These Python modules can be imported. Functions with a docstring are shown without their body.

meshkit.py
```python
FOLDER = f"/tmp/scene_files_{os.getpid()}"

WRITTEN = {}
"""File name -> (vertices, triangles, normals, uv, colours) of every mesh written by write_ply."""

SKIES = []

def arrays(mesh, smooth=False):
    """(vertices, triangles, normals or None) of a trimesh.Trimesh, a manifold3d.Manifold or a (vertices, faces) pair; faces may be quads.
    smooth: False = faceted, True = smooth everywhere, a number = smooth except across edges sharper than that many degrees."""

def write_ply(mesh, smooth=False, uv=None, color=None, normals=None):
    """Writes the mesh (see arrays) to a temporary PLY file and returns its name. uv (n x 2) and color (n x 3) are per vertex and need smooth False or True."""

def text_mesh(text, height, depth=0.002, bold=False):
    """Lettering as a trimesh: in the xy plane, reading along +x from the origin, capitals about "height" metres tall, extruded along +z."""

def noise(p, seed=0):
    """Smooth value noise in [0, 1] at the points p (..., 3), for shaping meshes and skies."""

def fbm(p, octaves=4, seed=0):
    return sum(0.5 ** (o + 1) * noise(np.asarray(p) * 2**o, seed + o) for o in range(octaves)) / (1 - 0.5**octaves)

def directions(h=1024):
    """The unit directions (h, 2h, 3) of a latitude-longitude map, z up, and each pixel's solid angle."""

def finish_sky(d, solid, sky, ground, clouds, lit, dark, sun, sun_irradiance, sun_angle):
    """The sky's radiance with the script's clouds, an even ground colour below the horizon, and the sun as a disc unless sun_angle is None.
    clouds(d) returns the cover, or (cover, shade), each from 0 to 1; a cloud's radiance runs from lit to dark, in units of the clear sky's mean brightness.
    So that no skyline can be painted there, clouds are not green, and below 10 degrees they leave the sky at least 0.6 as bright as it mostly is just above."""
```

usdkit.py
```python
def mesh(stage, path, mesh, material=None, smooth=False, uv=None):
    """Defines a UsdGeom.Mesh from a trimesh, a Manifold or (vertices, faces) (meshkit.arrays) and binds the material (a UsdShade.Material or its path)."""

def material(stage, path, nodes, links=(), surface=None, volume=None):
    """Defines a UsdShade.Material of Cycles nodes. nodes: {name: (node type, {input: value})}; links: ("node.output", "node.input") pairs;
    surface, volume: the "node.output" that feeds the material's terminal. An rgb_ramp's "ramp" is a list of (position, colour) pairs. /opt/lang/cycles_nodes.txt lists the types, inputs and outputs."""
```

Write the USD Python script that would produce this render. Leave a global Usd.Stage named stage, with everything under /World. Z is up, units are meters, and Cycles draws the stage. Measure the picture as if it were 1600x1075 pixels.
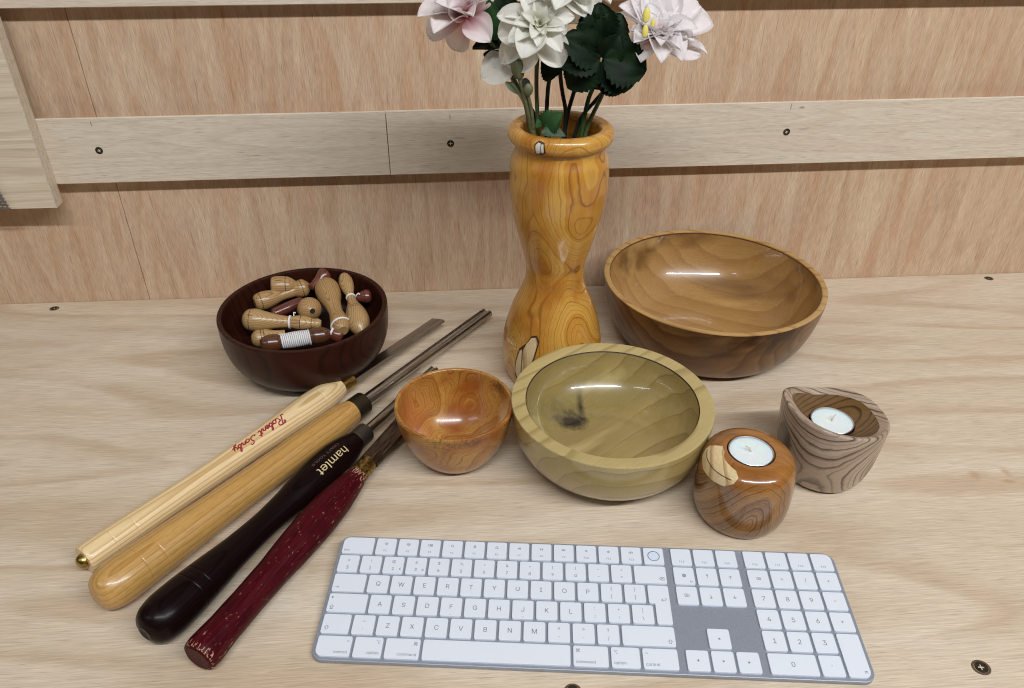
import math, random
import numpy as np, trimesh, usdkit, meshkit
from pxr import Usd, UsdGeom, UsdLux, UsdShade, Gf, Sdf
from shapely.geometry import Polygon, LineString, MultiLineString
from shapely.ops import unary_union
from scipy.interpolate import PchipInterpolator

stage = Usd.Stage.CreateInMemory()
UsdGeom.SetStageUpAxis(stage, UsdGeom.Tokens.z)
UsdGeom.SetStageMetersPerUnit(stage, 1.0)
UsdGeom.Xform.Define(stage, '/World')
MM = 0.001
# ------------------------------------------------------------------ camera (all lengths below in mm)
F, PITCH, YAW, ROLL, CAMZ = 1197.13, math.radians(33.6753), math.radians(4.7717), math.radians(.58924), 517.68
WALL = 911.9                                   # y of the plywood wall face; the bench top is z = 0
cy_, sy_ = math.cos(YAW), math.sin(YAW)
FWD = np.array([sy_*math.cos(PITCH), cy_*math.cos(PITCH), -math.sin(PITCH)])
RT0 = np.array([cy_, -sy_, 0]); UP0 = np.cross(RT0, FWD)
RT = RT0*math.cos(ROLL) + UP0*math.sin(ROLL); UP = -RT0*math.sin(ROLL) + UP0*math.cos(ROLL)
CAM = np.array([0, 0, CAMZ])
cam = UsdGeom.Camera.Define(stage, '/World/camera')
cam.AddTransformOp().Set(Gf.Matrix4d(*RT, 0, *UP, 0, *(-FWD), 0, *(CAM*MM), 1))
cam.CreateHorizontalApertureAttr(36.0); cam.CreateVerticalApertureAttr(36.0*688/1024)
cam.CreateFocalLengthAttr(F/1600*36.0); cam.CreateClippingRangeAttr(Gf.Vec2f(.01, 50))
cam.CreateExposureAttr(0.0)
# ------------------------------------------------------------------ lamps of the workshop
def rect(name, loc, target, w, h, power, col):
    l = UsdLux.RectLight.Define(stage, '/World/' + name)
    p, t = np.array(loc, float), np.array(target, float)
    z = (p-t)/np.linalg.norm(p-t); x = np.array([1., 0, 0]); x -= z*(x@z); x /= np.linalg.norm(x); y = np.cross(z, x)
    l.AddTransformOp().Set(Gf.Matrix4d(*x, 0, *y, 0, *z, 0, *(p*MM), 1))
    l.CreateWidthAttr(w*MM); l.CreateHeightAttr(h*MM); l.CreateIntensityAttr(power); l.CreateColorAttr(Gf.Vec3f(*col))
COOL = (.97, .99, 1.03)
rect('lamp_tube', (640, -600, 1720), (300, 600, 60), 2400, 60, 106, COOL)
rect('lamp_tube_001', (-1900, -600, 1720), (-100, 600, 60), 1200, 60, 22, COOL)
rect('ceiling_light', (500, -200, 1800), (500, -200, 0), 5000, 2400, .14, COOL)
amb = UsdLux.DomeLight.Define(stage, '/World/room_light')
usdkit.material(stage, '/World/Looks/room_light', {'b': ('background_shader', {'color': (.97, .99, 1.03), 'strength': .035})}, surface='b.background')
UsdShade.MaterialBindingAPI.Apply(amb.GetPrim()).Bind(UsdShade.Material.Get(stage, '/World/Looks/room_light'))

# ------------------------------------------------------------------ helpers
def ray(px, py): return (px-800)/F*RT - (py-537.5)/F*UP + FWD
def at(px, py, Y):                              # the point at depth Y seen there
    d = ray(px, py); return CAM + d*(Y/d[1])
def on(px, py, z):                              # the point at height z seen there
    d = ray(px, py); return CAM + d*((z-CAMZ)/d[2])
USED = {}
def numbered(parent, name):
    k = (parent, name); n = USED.get(k, 0); USED[k] = n+1
    return f'{parent}/{name}' + (f'_{n:03d}' if n else '')
def tag(p, label=None, cat=None, group=None, kind=None):
    for k, v in (('label', label), ('category', cat), ('group', group), ('kind', kind)):
        if v: p.SetCustomDataByKey(k, v)
    return p
def thing(name, label=None, cat=None, loc=(0, 0, 0), rz=0, mat=None, group=None, kind=None):
    x = UsdGeom.Xform.Define(stage, numbered('/World', name))
    if mat is None:
        c, s = math.cos(rz), math.sin(rz); mat = np.array([[c, s, 0], [-s, c, 0], [0, 0, 1]])   # rows: local axes
    x.AddTransformOp().Set(Gf.Matrix4d(*mat[0], 0, *mat[1], 0, *mat[2], 0, *(np.array(loc, float)*MM), 1))
    return tag(x.GetPrim(), label, cat, group, kind)
def obj(name, vf, mat, parent='/World', smooth=35, label=None, kind=None):
    if hasattr(vf, 'vertices'): vf = (vf.vertices, vf.faces)
    pp = parent if isinstance(parent, str) else str(parent.GetPath())
    m = usdkit.mesh(stage, numbered(pp, name), (np.asarray(vf[0], float)*MM, np.asarray(vf[1])), mat, smooth=smooth)
    return tag(m.GetPrim(), label, kind=kind)
def join(*ms):
    V, Fc, o = [], [], 0
    for m in ms:
        v, f = (m.vertices, m.faces) if hasattr(m, 'vertices') else m
        V.append(np.asarray(v, float)); Fc.append(np.asarray(f)+o); o += len(v)
    return np.vstack(V), np.vstack(Fc)
def lathe(prof, n=96, ax='z'):
    prof = np.asarray(prof, float); th = np.arange(n)*2*math.pi/n
    V, idx = [], []
    for r, z in prof:
        if r < 1e-4: idx.append([len(V)]*n); V.append((0, 0, z))
        else:
            idx.append(list(range(len(V), len(V)+n))); V += [(r*math.cos(t), r*math.sin(t), z) for t in th]
    Fc = []
    for a, b in zip(idx[:-1], idx[1:]):
        for k in range(n):
            k2 = (k+1) % n
            if a[k] != a[k2]: Fc.append((a[k], a[k2], b[k2]))
            if b[k] != b[k2]: Fc.append((a[k], b[k2], b[k]))
    V = np.array(V)
    if ax == 'x': V = V[:, [2, 0, 1]]
    return V, np.array(Fc)
def curve(pts, n=60):                           # (s, r) key points -> smooth (s, r)
    p = np.array(pts, float); s = np.linspace(p[0, 0], p[-1, 0], n)
    return np.c_[s, PchipInterpolator(p[:, 0], p[:, 1])(s)]
def tube(pts, r, n=8, smooth=True):
    pts = np.array(pts, float); rr = np.broadcast_to(r, len(pts)) if np.ndim(r) == 0 else np.array(r, float)
    if smooth and len(pts) > 2:
        u = np.r_[0, np.cumsum(np.linalg.norm(np.diff(pts, axis=0), axis=1))]; uu = np.linspace(0, u[-1], max(12, 4*len(pts)))
        pts2 = np.stack([PchipInterpolator(u, pts[:, k])(uu) for k in range(3)], 1); rr = np.interp(uu, u, rr); pts = pts2
    V, Fc = [], []
    t = np.gradient(pts, axis=0); ref = np.array([.31, .82, .47])
    for p, d, q in zip(pts, t, rr):
        d = d/np.linalg.norm(d); a = np.cross(d, ref); a /= np.linalg.norm(a); b = np.cross(d, a)
        for k in range(n):
            w = 2*math.pi*k/n; V.append(p + q*(a*math.cos(w)+b*math.sin(w)))
    for i in range(len(pts)-1):
        for k in range(n):
            k2 = (k+1) % n; a, b, c, d = i*n+k, i*n+k2, (i+1)*n+k2, (i+1)*n+k
            Fc += [(a, b, c), (a, c, d)]
    for base, rev in ((0, True), ((len(pts)-1)*n, False)):
        for k in range(1, n-1): Fc.append((base, base+k+1, base+k) if rev else (base, base+k, base+k+1))
    return np.array(V), np.array(Fc)
def round_poly(c, rad, n=6):
    c = np.array(c, float); m = len(c); rad = [rad]*m if np.ndim(rad) == 0 else rad; P, N = [], []
    for i in range(m):                           # corners counter-clockwise
        a, b, d = c[i-1], c[i], c[(i+1) % m]; u = (a-b)/np.linalg.norm(a-b); w = (d-b)/np.linalg.norm(d-b)
        ang = math.acos(np.clip(u@w, -1, 1)); r = rad[i]; k = r/math.tan(ang/2); bis = (u+w)/np.linalg.norm(u+w); o = b+bis*r/math.sin(ang/2)
        p0, p1 = b+u*k, b+w*k; a0 = math.atan2(*(p0-o)[::-1]); a1 = math.atan2(*(p1-o)[::-1]); da = (a1-a0+math.pi) % (2*math.pi)-math.pi
        convex = np.cross(b-a, d-b) > 0
        for t in np.linspace(0, 1, n):
            e = np.array([math.cos(a0+da*t), math.sin(a0+da*t)]); P.append(o+r*e); N.append(e if convex else -e)
    return np.array(P), np.array(N)
def slab(c, rad, z0, z1, bev=.3, n=6, botbev=0):   # rounded plate with a bevelled top edge
    P, N = round_poly(c, rad, n); m = len(P)
    rings = [(P-N*botbev, z0)] + ([(P, z0+botbev)] if botbev else []) + [(P, z1-bev), (P-N*bev*.3, z1-bev*.3), (P-N*bev, z1)]
    V = np.vstack([np.c_[q, np.full(m, z)] for q, z in rings]); Fc = []
    for i in range(len(rings)-1):
        for k in range(m):
            k2 = (k+1) % m; a, b, cc, d = i*m+k, i*m+k2, (i+1)*m+k2, (i+1)*m+k; Fc += [(a, b, cc), (a, cc, d)]
    poly = Polygon(rings[-1][0]); v2, f2 = trimesh.creation.triangulate_polygon(poly, engine='earcut')
    o = len(V); V = np.vstack([V, np.c_[v2, np.full(len(v2), z1)], np.c_[v2, np.full(len(v2), z0)]])
    fn = np.cross(v2[f2[:, 1]]-v2[f2[:, 0]], v2[f2[:, 2]]-v2[f2[:, 0]]); f2 = np.where((fn > 0)[:, None], f2, f2[:, ::-1])
    return V, np.vstack([np.array(Fc), f2+o, f2[:, ::-1]+o+len(v2)])
def box(x0, x1, y0, y1, z0, z1): return trimesh.creation.box(bounds=[[x0, y0, z0], [x1, y1, z1]])
def bevbox(x0, x1, y0, y1, z0, z1, b=.8):
    return slab([(x0, y0), (x1, y0), (x1, y1), (x0, y1)], b*1.2, z0, z1, b, 3, b)
def glyphs(text, h, bold=False):                # flat lettering in mm, x centred on nothing
    m = meshkit.text_mesh(text, h, .06, bold); return np.array(m.vertices), np.array(m.faces)
def strokes(lines, w, depth=.05):               # pen strokes -> thin solid
    g = unary_union([LineString(l).buffer(w/2, quad_segs=3) for l in lines])
    ms = [trimesh.creation.extrude_polygon(p, depth, engine='earcut') for p in getattr(g, 'geoms', [g])]
    return join(*ms)
def dense(v, f, edge):
    v, f = trimesh.remesh.subdivide_to_size(v, f, edge, max_iter=8); return v, f

# ------------------------------------------------------------------ materials
def srgb(r, g, b):
    return tuple(((c/255+.055)/1.055)**2.4 if c > 10 else c/255/12.92 for c in (r, g, b))
def plain(name, col, rough=.5, metal=0, spec=.5, coat=0, bump=None, var=None, sss=0):
    n = {'p': ('principled_bsdf', {'base_color': col, 'roughness': rough, 'metallic': metal, 'specular_ior_level': spec, 'coat_weight': coat, 'subsurface_weight': sss, 'subsurface_scale': .004})}; L = []
    if bump or var:
        n['tc'] = ('texture_coordinate', {}); n['m'] = ('mapping', {'scale': (1000, 1000, 1000)}); L.append(('tc.object', 'm.vector'))
    if bump:
        sc, st, ds = bump
        n['nz'] = ('noise_texture', {'scale': sc, 'detail': 3}); n['b'] = ('bump', {'strength': st, 'distance': ds*MM})
        L += [('m.vector', 'nz.vector'), ('nz.fac', 'b.height'), ('b.normal', 'p.normal')]
    if var:
        sc, c2, lo, hi = var[:4]; st = var[4] if len(var) > 4 else (1000, 1000, 1000)
        n['m2'] = ('mapping', {'scale': st}); L.append(('tc.object', 'm2.vector'))
        n['nv'] = ('noise_texture', {'scale': sc, 'detail': 4, 'roughness': .6}); n['r'] = ('rgb_ramp', {'ramp': [(lo, col), (hi, c2)]})
        L += [('m2.vector', 'nv.vector'), ('nv.fac', 'r.fac'), ('r.color', 'p.base_color')]
    return usdkit.material(stage, '/World/Looks/'+name, n, L, 'p.BSDF')
def wood(name, ramp, mode='rings', rot=(0, 0, 0), loc=(0, 0, 0), freq=.25, stretch=(.25, 1, 1), warp=(8, .02), fib=((.02, 1.2, 1.2), .78, 1.1), blotch=None,
         rough=.4, coat=0, coatr=.06, bump=.15, stain=None, spots=None, spec=.5, warp2=None, patches=(), tint=(1, 1, 1), pores=None):
    """Growth rings about the local x axis (rings) or the level lines of a stretched noise (iso); fibres along x; all in mm."""
    tn = lambda c: tuple(min(a*b, .92) for a, b in zip(c, tint))
    ramp = [(p, tn(c)) for p, c in ramp]; blotch = [(tn(b[0]),)+tuple(b[1:]) for b in (blotch or [])]
    n = {'tc': ('texture_coordinate', {}), 'm': ('mapping', {'scale': (1000, 1000, 1000), 'rotation': rot, 'location': loc})}
    L = [('tc.object', 'm.vector')]
    n['ms'] = ('vector_math', {'math_type': 'multiply', 'vector2': stretch}); L.append(('m.vector', 'ms.vector1'))
    n['nw'] = ('noise_texture', {'scale': warp[1], 'detail': 3, 'roughness': .5}); L.append(('ms.vector', 'nw.vector'))
    n['w1'] = ('vector_math', {'math_type': 'subtract', 'vector2': (.5, .5, .5)}); L.append(('nw.color', 'w1.vector1'))
    n['w2'] = ('vector_math', {'math_type': 'scale', 'scale': warp[0]}); L.append(('w1.vector', 'w2.vector1'))
    n['wa'] = ('vector_math', {'math_type': 'add'}); L += [('m.vector', 'wa.vector1'), ('w2.vector', 'wa.vector2')]
    src = 'wa.vector'
    if warp2:
        n['nw2'] = ('noise_texture', {'scale': warp2[1], 'detail': 2}); L.append(('m.vector', 'nw2.vector'))
        n['x1'] = ('vector_math', {'math_type': 'subtract', 'vector2': (.5, .5, .5)}); L.append(('nw2.color', 'x1.vector1'))
        n['x2'] = ('vector_math', {'math_type': 'scale', 'scale': warp2[0]}); L.append(('x1.vector', 'x2.vector1'))
        n['xa'] = ('vector_math', {'math_type': 'add'}); L += [(src, 'xa.vector1'), ('x2.vector', 'xa.vector2')]; src = 'xa.vector'
    if mode == 'rings':
        n['fl'] = ('vector_math', {'math_type': 'multiply', 'vector2': (0, 1, 1)}); L.append((src, 'fl.vector1'))
        n['ln'] = ('vector_math', {'math_type': 'length'}); L.append(('fl.vector', 'ln.vector1'))
        n['fq'] = ('math', {'math_type': 'multiply', 'value2': freq}); L.append(('ln.value', 'fq.value1'))
    else:
        n['is'] = ('vector_math', {'math_type': 'multiply', 'vector2': stretch}); L.append((src, 'is.vector1'))
        n['in'] = ('noise_texture', {'scale': mode[1], 'detail': 1.0, 'roughness': .3}); L.append(('is.vector', 'in.vector'))
        n['fq'] = ('math', {'math_type': 'multiply', 'value2': freq}); L.append(('in.fac', 'fq.value1'))
    n['fr'] = ('math', {'math_type': 'fraction'}); L.append(('fq.value', 'fr.value1'))
    n['rp'] = ('rgb_ramp', {'ramp': ramp}); L.append(('fr.value', 'rp.fac'))
    col = 'rp.color'
    if blotch:
        for i, (c2, sc, lo, hi, bt) in enumerate(blotch):
            n[f'bn{i}'] = ('noise_texture', {'scale': sc, 'detail': 3, 'roughness': .55}); L.append(('ms.vector', f'bn{i}.vector'))
            n[f'br{i}'] = ('map_range', {'from_min': lo, 'from_max': hi, 'to_min': 0, 'to_max': 1, 'clamp': True}); L.append((f'bn{i}.fac', f'br{i}.value'))
            n[f'bm{i}'] = ('mix', {'mix_type': bt, 'color2': c2}); L += [(f'br{i}.result', f'bm{i}.fac'), (col, f'bm{i}.color1')]; col = f'bm{i}.color'
    n['fm'] = ('vector_math', {'math_type': 'multiply', 'vector2': fib[0]}); L.append(('m.vector', 'fm.vector1'))
    n['fn'] = ('noise_texture', {'scale': 1, 'detail': 3, 'roughness': .6}); L.append(('fm.vector', 'fn.vector'))
    n['fp'] = ('rgb_ramp', {'ramp': [(.3, (fib[1],)*3), (.7, (fib[2],)*3)]}); L.append(('fn.fac', 'fp.fac'))
    n['fx'] = ('mix', {'mix_type': 'multiply', 'fac': 1.0}); L += [(col, 'fx.color1'), ('fp.color', 'fx.color2')]; col = 'fx.color'
    if pores:                                     # short open pores along the grain
        c2, vec, lo, hi, amt = pores
        n['qm'] = ('vector_math', {'math_type': 'multiply', 'vector2': vec}); L.append(('m.vector', 'qm.vector1'))
        n['qn'] = ('noise_texture', {'scale': 1, 'detail': 2, 'roughness': .5}); L.append(('qm.vector', 'qn.vector'))
        n['qr'] = ('map_range', {'from_min': lo, 'from_max': hi, 'to_min': 0, 'to_max': amt, 'clamp': True}); L.append(('qn.fac', 'qr.value'))
        n['qx'] = ('mix', {'mix_type': 'mix', 'color2': c2}); L += [('qr.result', 'qx.fac'), (col, 'qx.color1')]; col = 'qx.color'
    if spots:                                     # small dark pin knots
        c2, sc, lo, hi = spots
        n['sv'] = ('noise_texture', {'scale': sc, 'detail': 4, 'roughness': .7}); L.append(('m.vector', 'sv.vector'))
        n['sr'] = ('map_range', {'from_min': lo, 'from_max': hi, 'to_min': 0, 'to_max': 1, 'clamp': True}); L.append(('sv.fac', 'sr.value'))
        n['sm'] = ('mix', {'mix_type': 'mix', 'color2': c2}); L += [('sr.result', 'sm.fac'), (col, 'sm.color1')]; col = 'sm.color'
    for i, (c2, cen, scl, lo, hi, nzs, nza, *amt) in enumerate(patches):   # stains and sapwood with a shape of their own: centre and half axes in local mm
        n[f'pm{i}'] = ('vector_math', {'math_type': 'subtract', 'vector2': cen}); n[f'pt{i}'] = ('mapping', {'scale': (1000, 1000, 1000)})
        L += [('tc.object', f'pt{i}.vector'), (f'pt{i}.vector', f'pm{i}.vector1')]
        n[f'pd{i}'] = ('vector_math', {'math_type': 'divide', 'vector2': scl}); L.append((f'pm{i}.vector', f'pd{i}.vector1'))
        n[f'pn{i}'] = ('noise_texture', {'scale': nzs, 'detail': 4, 'roughness': .65}); L.append((f'pt{i}.vector', f'pn{i}.vector'))
        n[f'pl{i}'] = ('vector_math', {'math_type': 'length'}); L.append((f'pd{i}.vector', f'pl{i}.vector1'))
        n[f'pa{i}'] = ('math', {'math_type': 'multiply_add', 'value2': nza}); L += [(f'pn{i}.fac', f'pa{i}.value1'), (f'pl{i}.value', f'pa{i}.value3')]
        n[f'pr{i}'] = ('map_range', {'from_min': hi+nza/2, 'from_max': lo+nza/2, 'to_min': 0, 'to_max': amt[0] if amt else 1, 'clamp': True}); L.append((f'pa{i}.value', f'pr{i}.value'))
        n[f'px{i}'] = ('mix', {'mix_type': 'mix', 'color2': c2}); L += [(f'pr{i}.result', f'px{i}.fac'), (col, f'px{i}.color1')]; col = f'px{i}.color'
    n['p'] = ('principled_bsdf', {'roughness': rough, 'coat_weight': coat, 'coat_roughness': coatr, 'specular_ior_level': spec})
    L.append((col, 'p.base_color'))
    if bump:
        n['b'] = ('bump', {'strength': bump, 'distance': .0004}); L += [('fn.fac', 'b.height'), ('b.normal', 'p.normal')]
    return usdkit.material(stage, '/World/Looks/'+name, n, L, 'p.BSDF')
def R4(a, b, c=None, e=.62):                      # ring ramp: pale early wood, thin late wood line
    c = c or a
    return [(0, a), (e*.6, c), (e, c), (.86, b), (.93, b), (1, a)]
def LN(a, c, d, lines):                            # irregular ring ramp: ground a to c, lines at (place, half width, darkness)
    st = [(0, a)]
    for p, w, k in lines:
        g = tuple(x*(1-p)+y*p for x, y in zip(a, c)); dk = tuple(x*(1-k)+y*k for x, y in zip(g, d)); st += [(p-w*1.6, g), (p, dk), (p+w*.7, g)]
    return st + [(.985, c), (1, a)]
M = {}
TINT = {'bench': (1.06, 1.05, 1.02), 'wall': (1.09, 1.05, .95), 'batten': (1.16, 1.19, 1.18), 'yew_vase': (.94, .88, .52), 'yew_bowl': (.74, .7, .5), 'yew_holder': (.64, .61, .44), 'big_bowl': (.95, .98, .78), 'big_rim': (1, 1, .75),
        'green_bowl': (.8, .71, .54), 'green_rim': (.82, .77, .62), 'striped': (.98, 1.04, 1.02), 'ash': (1.12, 1.08, .94), 'beech': (.95, .9, .7)}
M['bench'] = wood('bench_ply', [(0, srgb(208, 192, 170)), (.55, srgb(204, 187, 164)), (.8, srgb(193, 172, 147)), (.9, srgb(197, 177, 153)), (1, srgb(208, 192, 170))], mode=('iso', 1), stretch=(.0014, .0075, .01), freq=8, warp=(12, .012), fib=((.03, .9, .8), .80, 1.15), pores=(srgb(150, 124, 98), (.05, 1.3, 1.3), .60, .76, .7), spots=(srgb(112, 92, 72), .05, .735, .76),
     blotch=[(srgb(214, 201, 182), 2.2, .5, .75, 'mix'), (srgb(192, 168, 140), 2.7, .6, .85, 'mix')], rough=.5, bump=.3, spec=.35, tint=TINT['bench'],
     patches=[(srgb(170, 132, 86),)+(tuple(on(px, py, 0)),)+((sx, sy, 6), .3, .9, .12, 1.0, .45) for px, py, sx, sy in ((1342, 740, 5, 10), (1523, 742, 8, 9), (1572, 738, 6, 10), (1575, 752, 9, 4))])
M['wall'] = wood('wall_ply', [(0, srgb(196, 172, 150)), (.5, srgb(190, 164, 142)), (.85, srgb(186, 157, 133)), (1, srgb(196, 172, 150))], mode=('iso', 1), rot=(0, math.pi/2, 0), stretch=(.003, .022, .022), freq=6, warp=(8, .02), fib=((.07, 1.1, 1.1), .76, 1.18), pores=(srgb(158, 112, 84), (.028, .8, .8), .62, .78, .75),
     blotch=[(srgb(208, 188, 165), 1.9, .46, .8, 'mix'), (srgb(188, 148, 120), 2.1, .5, .86, 'mix')], rough=.6, bump=.3, spec=.3, tint=TINT['wall'])
M['batten'] = wood('batten_wood', [(0, srgb(204, 190, 172)), (.5, srgb(200, 185, 166)), (.85, srgb(196, 179, 160)), (1, srgb(204, 190, 172))], mode=('iso', 1), stretch=(.003, .04, .04), freq=8, warp=(6, .012), fib=((.06, 1.0, 1.0), .86, 1.1), pores=(srgb(150, 128, 104), (.05, 1.1, 1.1), .61, .78, .7),
     blotch=[(srgb(202, 182, 164), 1.2, .52, .85, 'mix')], rough=.6, bump=.25, spec=.3, tint=TINT['batten'],
     patches=[(srgb(70, 60, 52),)+(tuple(at(px, py, WALL-18)),)+((.7, 8, hh), .4, .9, .2, .8, .75) for px, py, hh in ((1236, 167, 5.5), (142, 193, 5), (703, 183, 5))] + [(srgb(120, 92, 66),)+(tuple(at(1253, 168, WALL-18)),)+((5, 8, 1.8), .2, 1.0, .2, .8, .7)])
M['board'] = wood('board_ply', [(0, srgb(204, 188, 166)), (.5, srgb(199, 182, 159)), (.85, srgb(190, 171, 147)), (1, srgb(204, 188, 166))], mode=('iso', 1), stretch=(.002, .02, .02), freq=8, warp=(8, .012), fib=((.02, .8, .8), .84, 1.1), rough=.6, bump=.2, spec=.3, tint=TINT['batten'])
M['ply_edge'] = wood('ply_edge', [(0, srgb(200, 176, 146)), (.45, srgb(205, 182, 152)), (.5, srgb(140, 108, 80)), (.95, srgb(168, 136, 104)), (1, srgb(200, 176, 146))], mode='rings', rot=(0, 0, 0), loc=(0, 0, 100000), freq=.0001, warp=(.5, .05), fib=((.05, 1, .03), .85, 1.08), rough=.7)
M['dark_wood'] = wood('mahogany', R4(srgb(54, 24, 15), srgb(38, 17, 11)), freq=.12, loc=(0, 40, -60), warp=(20, .012), fib=((.03, .8, .8), .75, 1.2), rough=.35, coat=.08, coatr=.2, bump=.05, spec=.18)
YEW = R4(srgb(206, 156, 84), srgb(150, 96, 40), srgb(198, 142, 70), .68)
M['yew_vase'] = wood('yew_vase', LN(srgb(212, 166, 96), srgb(196, 140, 68), srgb(112, 64, 26), [(.09, .014, .5), (.20, .012, .35), (.29, .016, .7), (.42, .012, .38), (.56, .016, .6), (.64, .010, .3), (.75, .014, .5), (.90, .018, .75)]), mode=('iso', 1), rot=(0, math.pi/2, 0), stretch=(.0085, .016, .016), freq=4.4, warp=(7, .03), warp2=(2, .12),
     fib=((.03, .9, .9), .88, 1.06), blotch=[(srgb(170, 104, 40), 1.2, .54, .74, 'mix')], spots=(srgb(74, 40, 20), .035, .70, .74), rough=.32, coat=.6, coatr=.08, bump=.03, tint=TINT['yew_vase'])
M['yew_bowl'] = wood('yew_bowl', LN(srgb(216, 164, 92), srgb(186, 124, 62), srgb(104, 58, 26), [(.08, .014, .6), (.17, .012, .4), (.3, .016, .8), (.38, .01, .4), (.52, .014, .7), (.6, .012, .45), (.72, .016, .75), (.88, .018, .9)]), mode=('iso', 1), rot=(.3, .8, .4), stretch=(.016, .026, .026), freq=4, warp=(9, .04), warp2=(3, .12),
     fib=((.06, .9, .9), .84, 1.1), blotch=[(srgb(170, 98, 44), 1.2, .5, .68, 'mix')], spots=(srgb(84, 44, 22), .10, .66, .74), rough=.3, coat=.6, coatr=.16, bump=.03, tint=TINT['yew_bowl'],
     patches=[(srgb(190, 84, 58), (-40, 12, 34), (22, 40, 40), .1, 1.2, .04, .5, .4), (srgb(232, 204, 152), (47, 4, 44), (14, 22, 26), .3, .8, .07, 1.2, .9), (srgb(80, 40, 20), (6, -52, 60), (34, 8, 7), .2, 1.0, .35, 2.4, .8), (srgb(80, 40, 20), (8, -42, 50), (26, 7, 10), .2, .9, .3, 2.6, .8), (srgb(70, 36, 18), (46, 26, 60), (12, 14, 10), .2, 1.0, .3, 2.2, .8)])
M['yew_holder'] = wood('yew_holder', LN(srgb(196, 142, 88), srgb(160, 114, 76), srgb(66, 38, 22), [(.07, .014, .5), (.15, .012, .4), (.22, .016, .6), (.34, .04, .75), (.44, .014, .5), (.5, .014, .6), (.6, .05, .85), (.7, .014, .5), (.77, .016, .6), (.88, .03, .7)]), rot=(.3, 1.15, .9), loc=(10, 26, -12), freq=.045, warp=(40, .017), warp2=(4, .07),
     fib=((.05, .9, .9), .85, 1.08), blotch=[(srgb(120, 78, 48), .02, .5, .7, 'mix')], spots=(srgb(60, 32, 18), .06, .68, .75), rough=.25, coat=.7, coatr=.07, bump=.03, tint=TINT['yew_holder'], patches=[(srgb(176, 110, 40), (6, -6, 80), (48, 48, 25), .6, 1.2, .05, 1.3, .5)])
M['sapwood'] = wood('sapwood', R4(srgb(222, 196, 148), srgb(180, 146, 98)), rot=(0, math.pi/2, 0), loc=(0, 20, 30), freq=.1, warp=(6, .05), fib=((.05, .8, .8), .85, 1.06), rough=.3, coat=.6, spots=(srgb(90, 64, 40), .12, .66, .74), bump=.03)
M['big_bowl'] = wood('big_bowl', [(0, srgb(178, 136, 90)), (.6, srgb(172, 129, 84)), (.92, srgb(162, 118, 74)), (1, srgb(178, 136, 90))], rot=(.15, .1, .5), loc=(0, 60, -40), freq=.05, warp=(70, .008), warp2=(3, .07), fib=((.03, .7, .7), .84, 1.08),
     blotch=[(srgb(122, 84, 50), .011, .52, .64, 'mix'), (srgb(196, 156, 108), .014, .58, .7, 'mix')], rough=.28, coat=.7, coatr=.05, bump=.03, tint=TINT['big_bowl'])
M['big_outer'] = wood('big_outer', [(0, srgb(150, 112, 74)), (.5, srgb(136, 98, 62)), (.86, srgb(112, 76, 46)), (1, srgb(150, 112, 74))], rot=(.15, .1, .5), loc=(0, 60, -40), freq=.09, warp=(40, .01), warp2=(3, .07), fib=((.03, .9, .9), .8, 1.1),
     blotch=[(srgb(70, 44, 26), .016, .5, .62, 'mix')], tint=(.72, .66, .5), spec=.3, rough=.34, coat=.25, coatr=.1, bump=.03)
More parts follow.
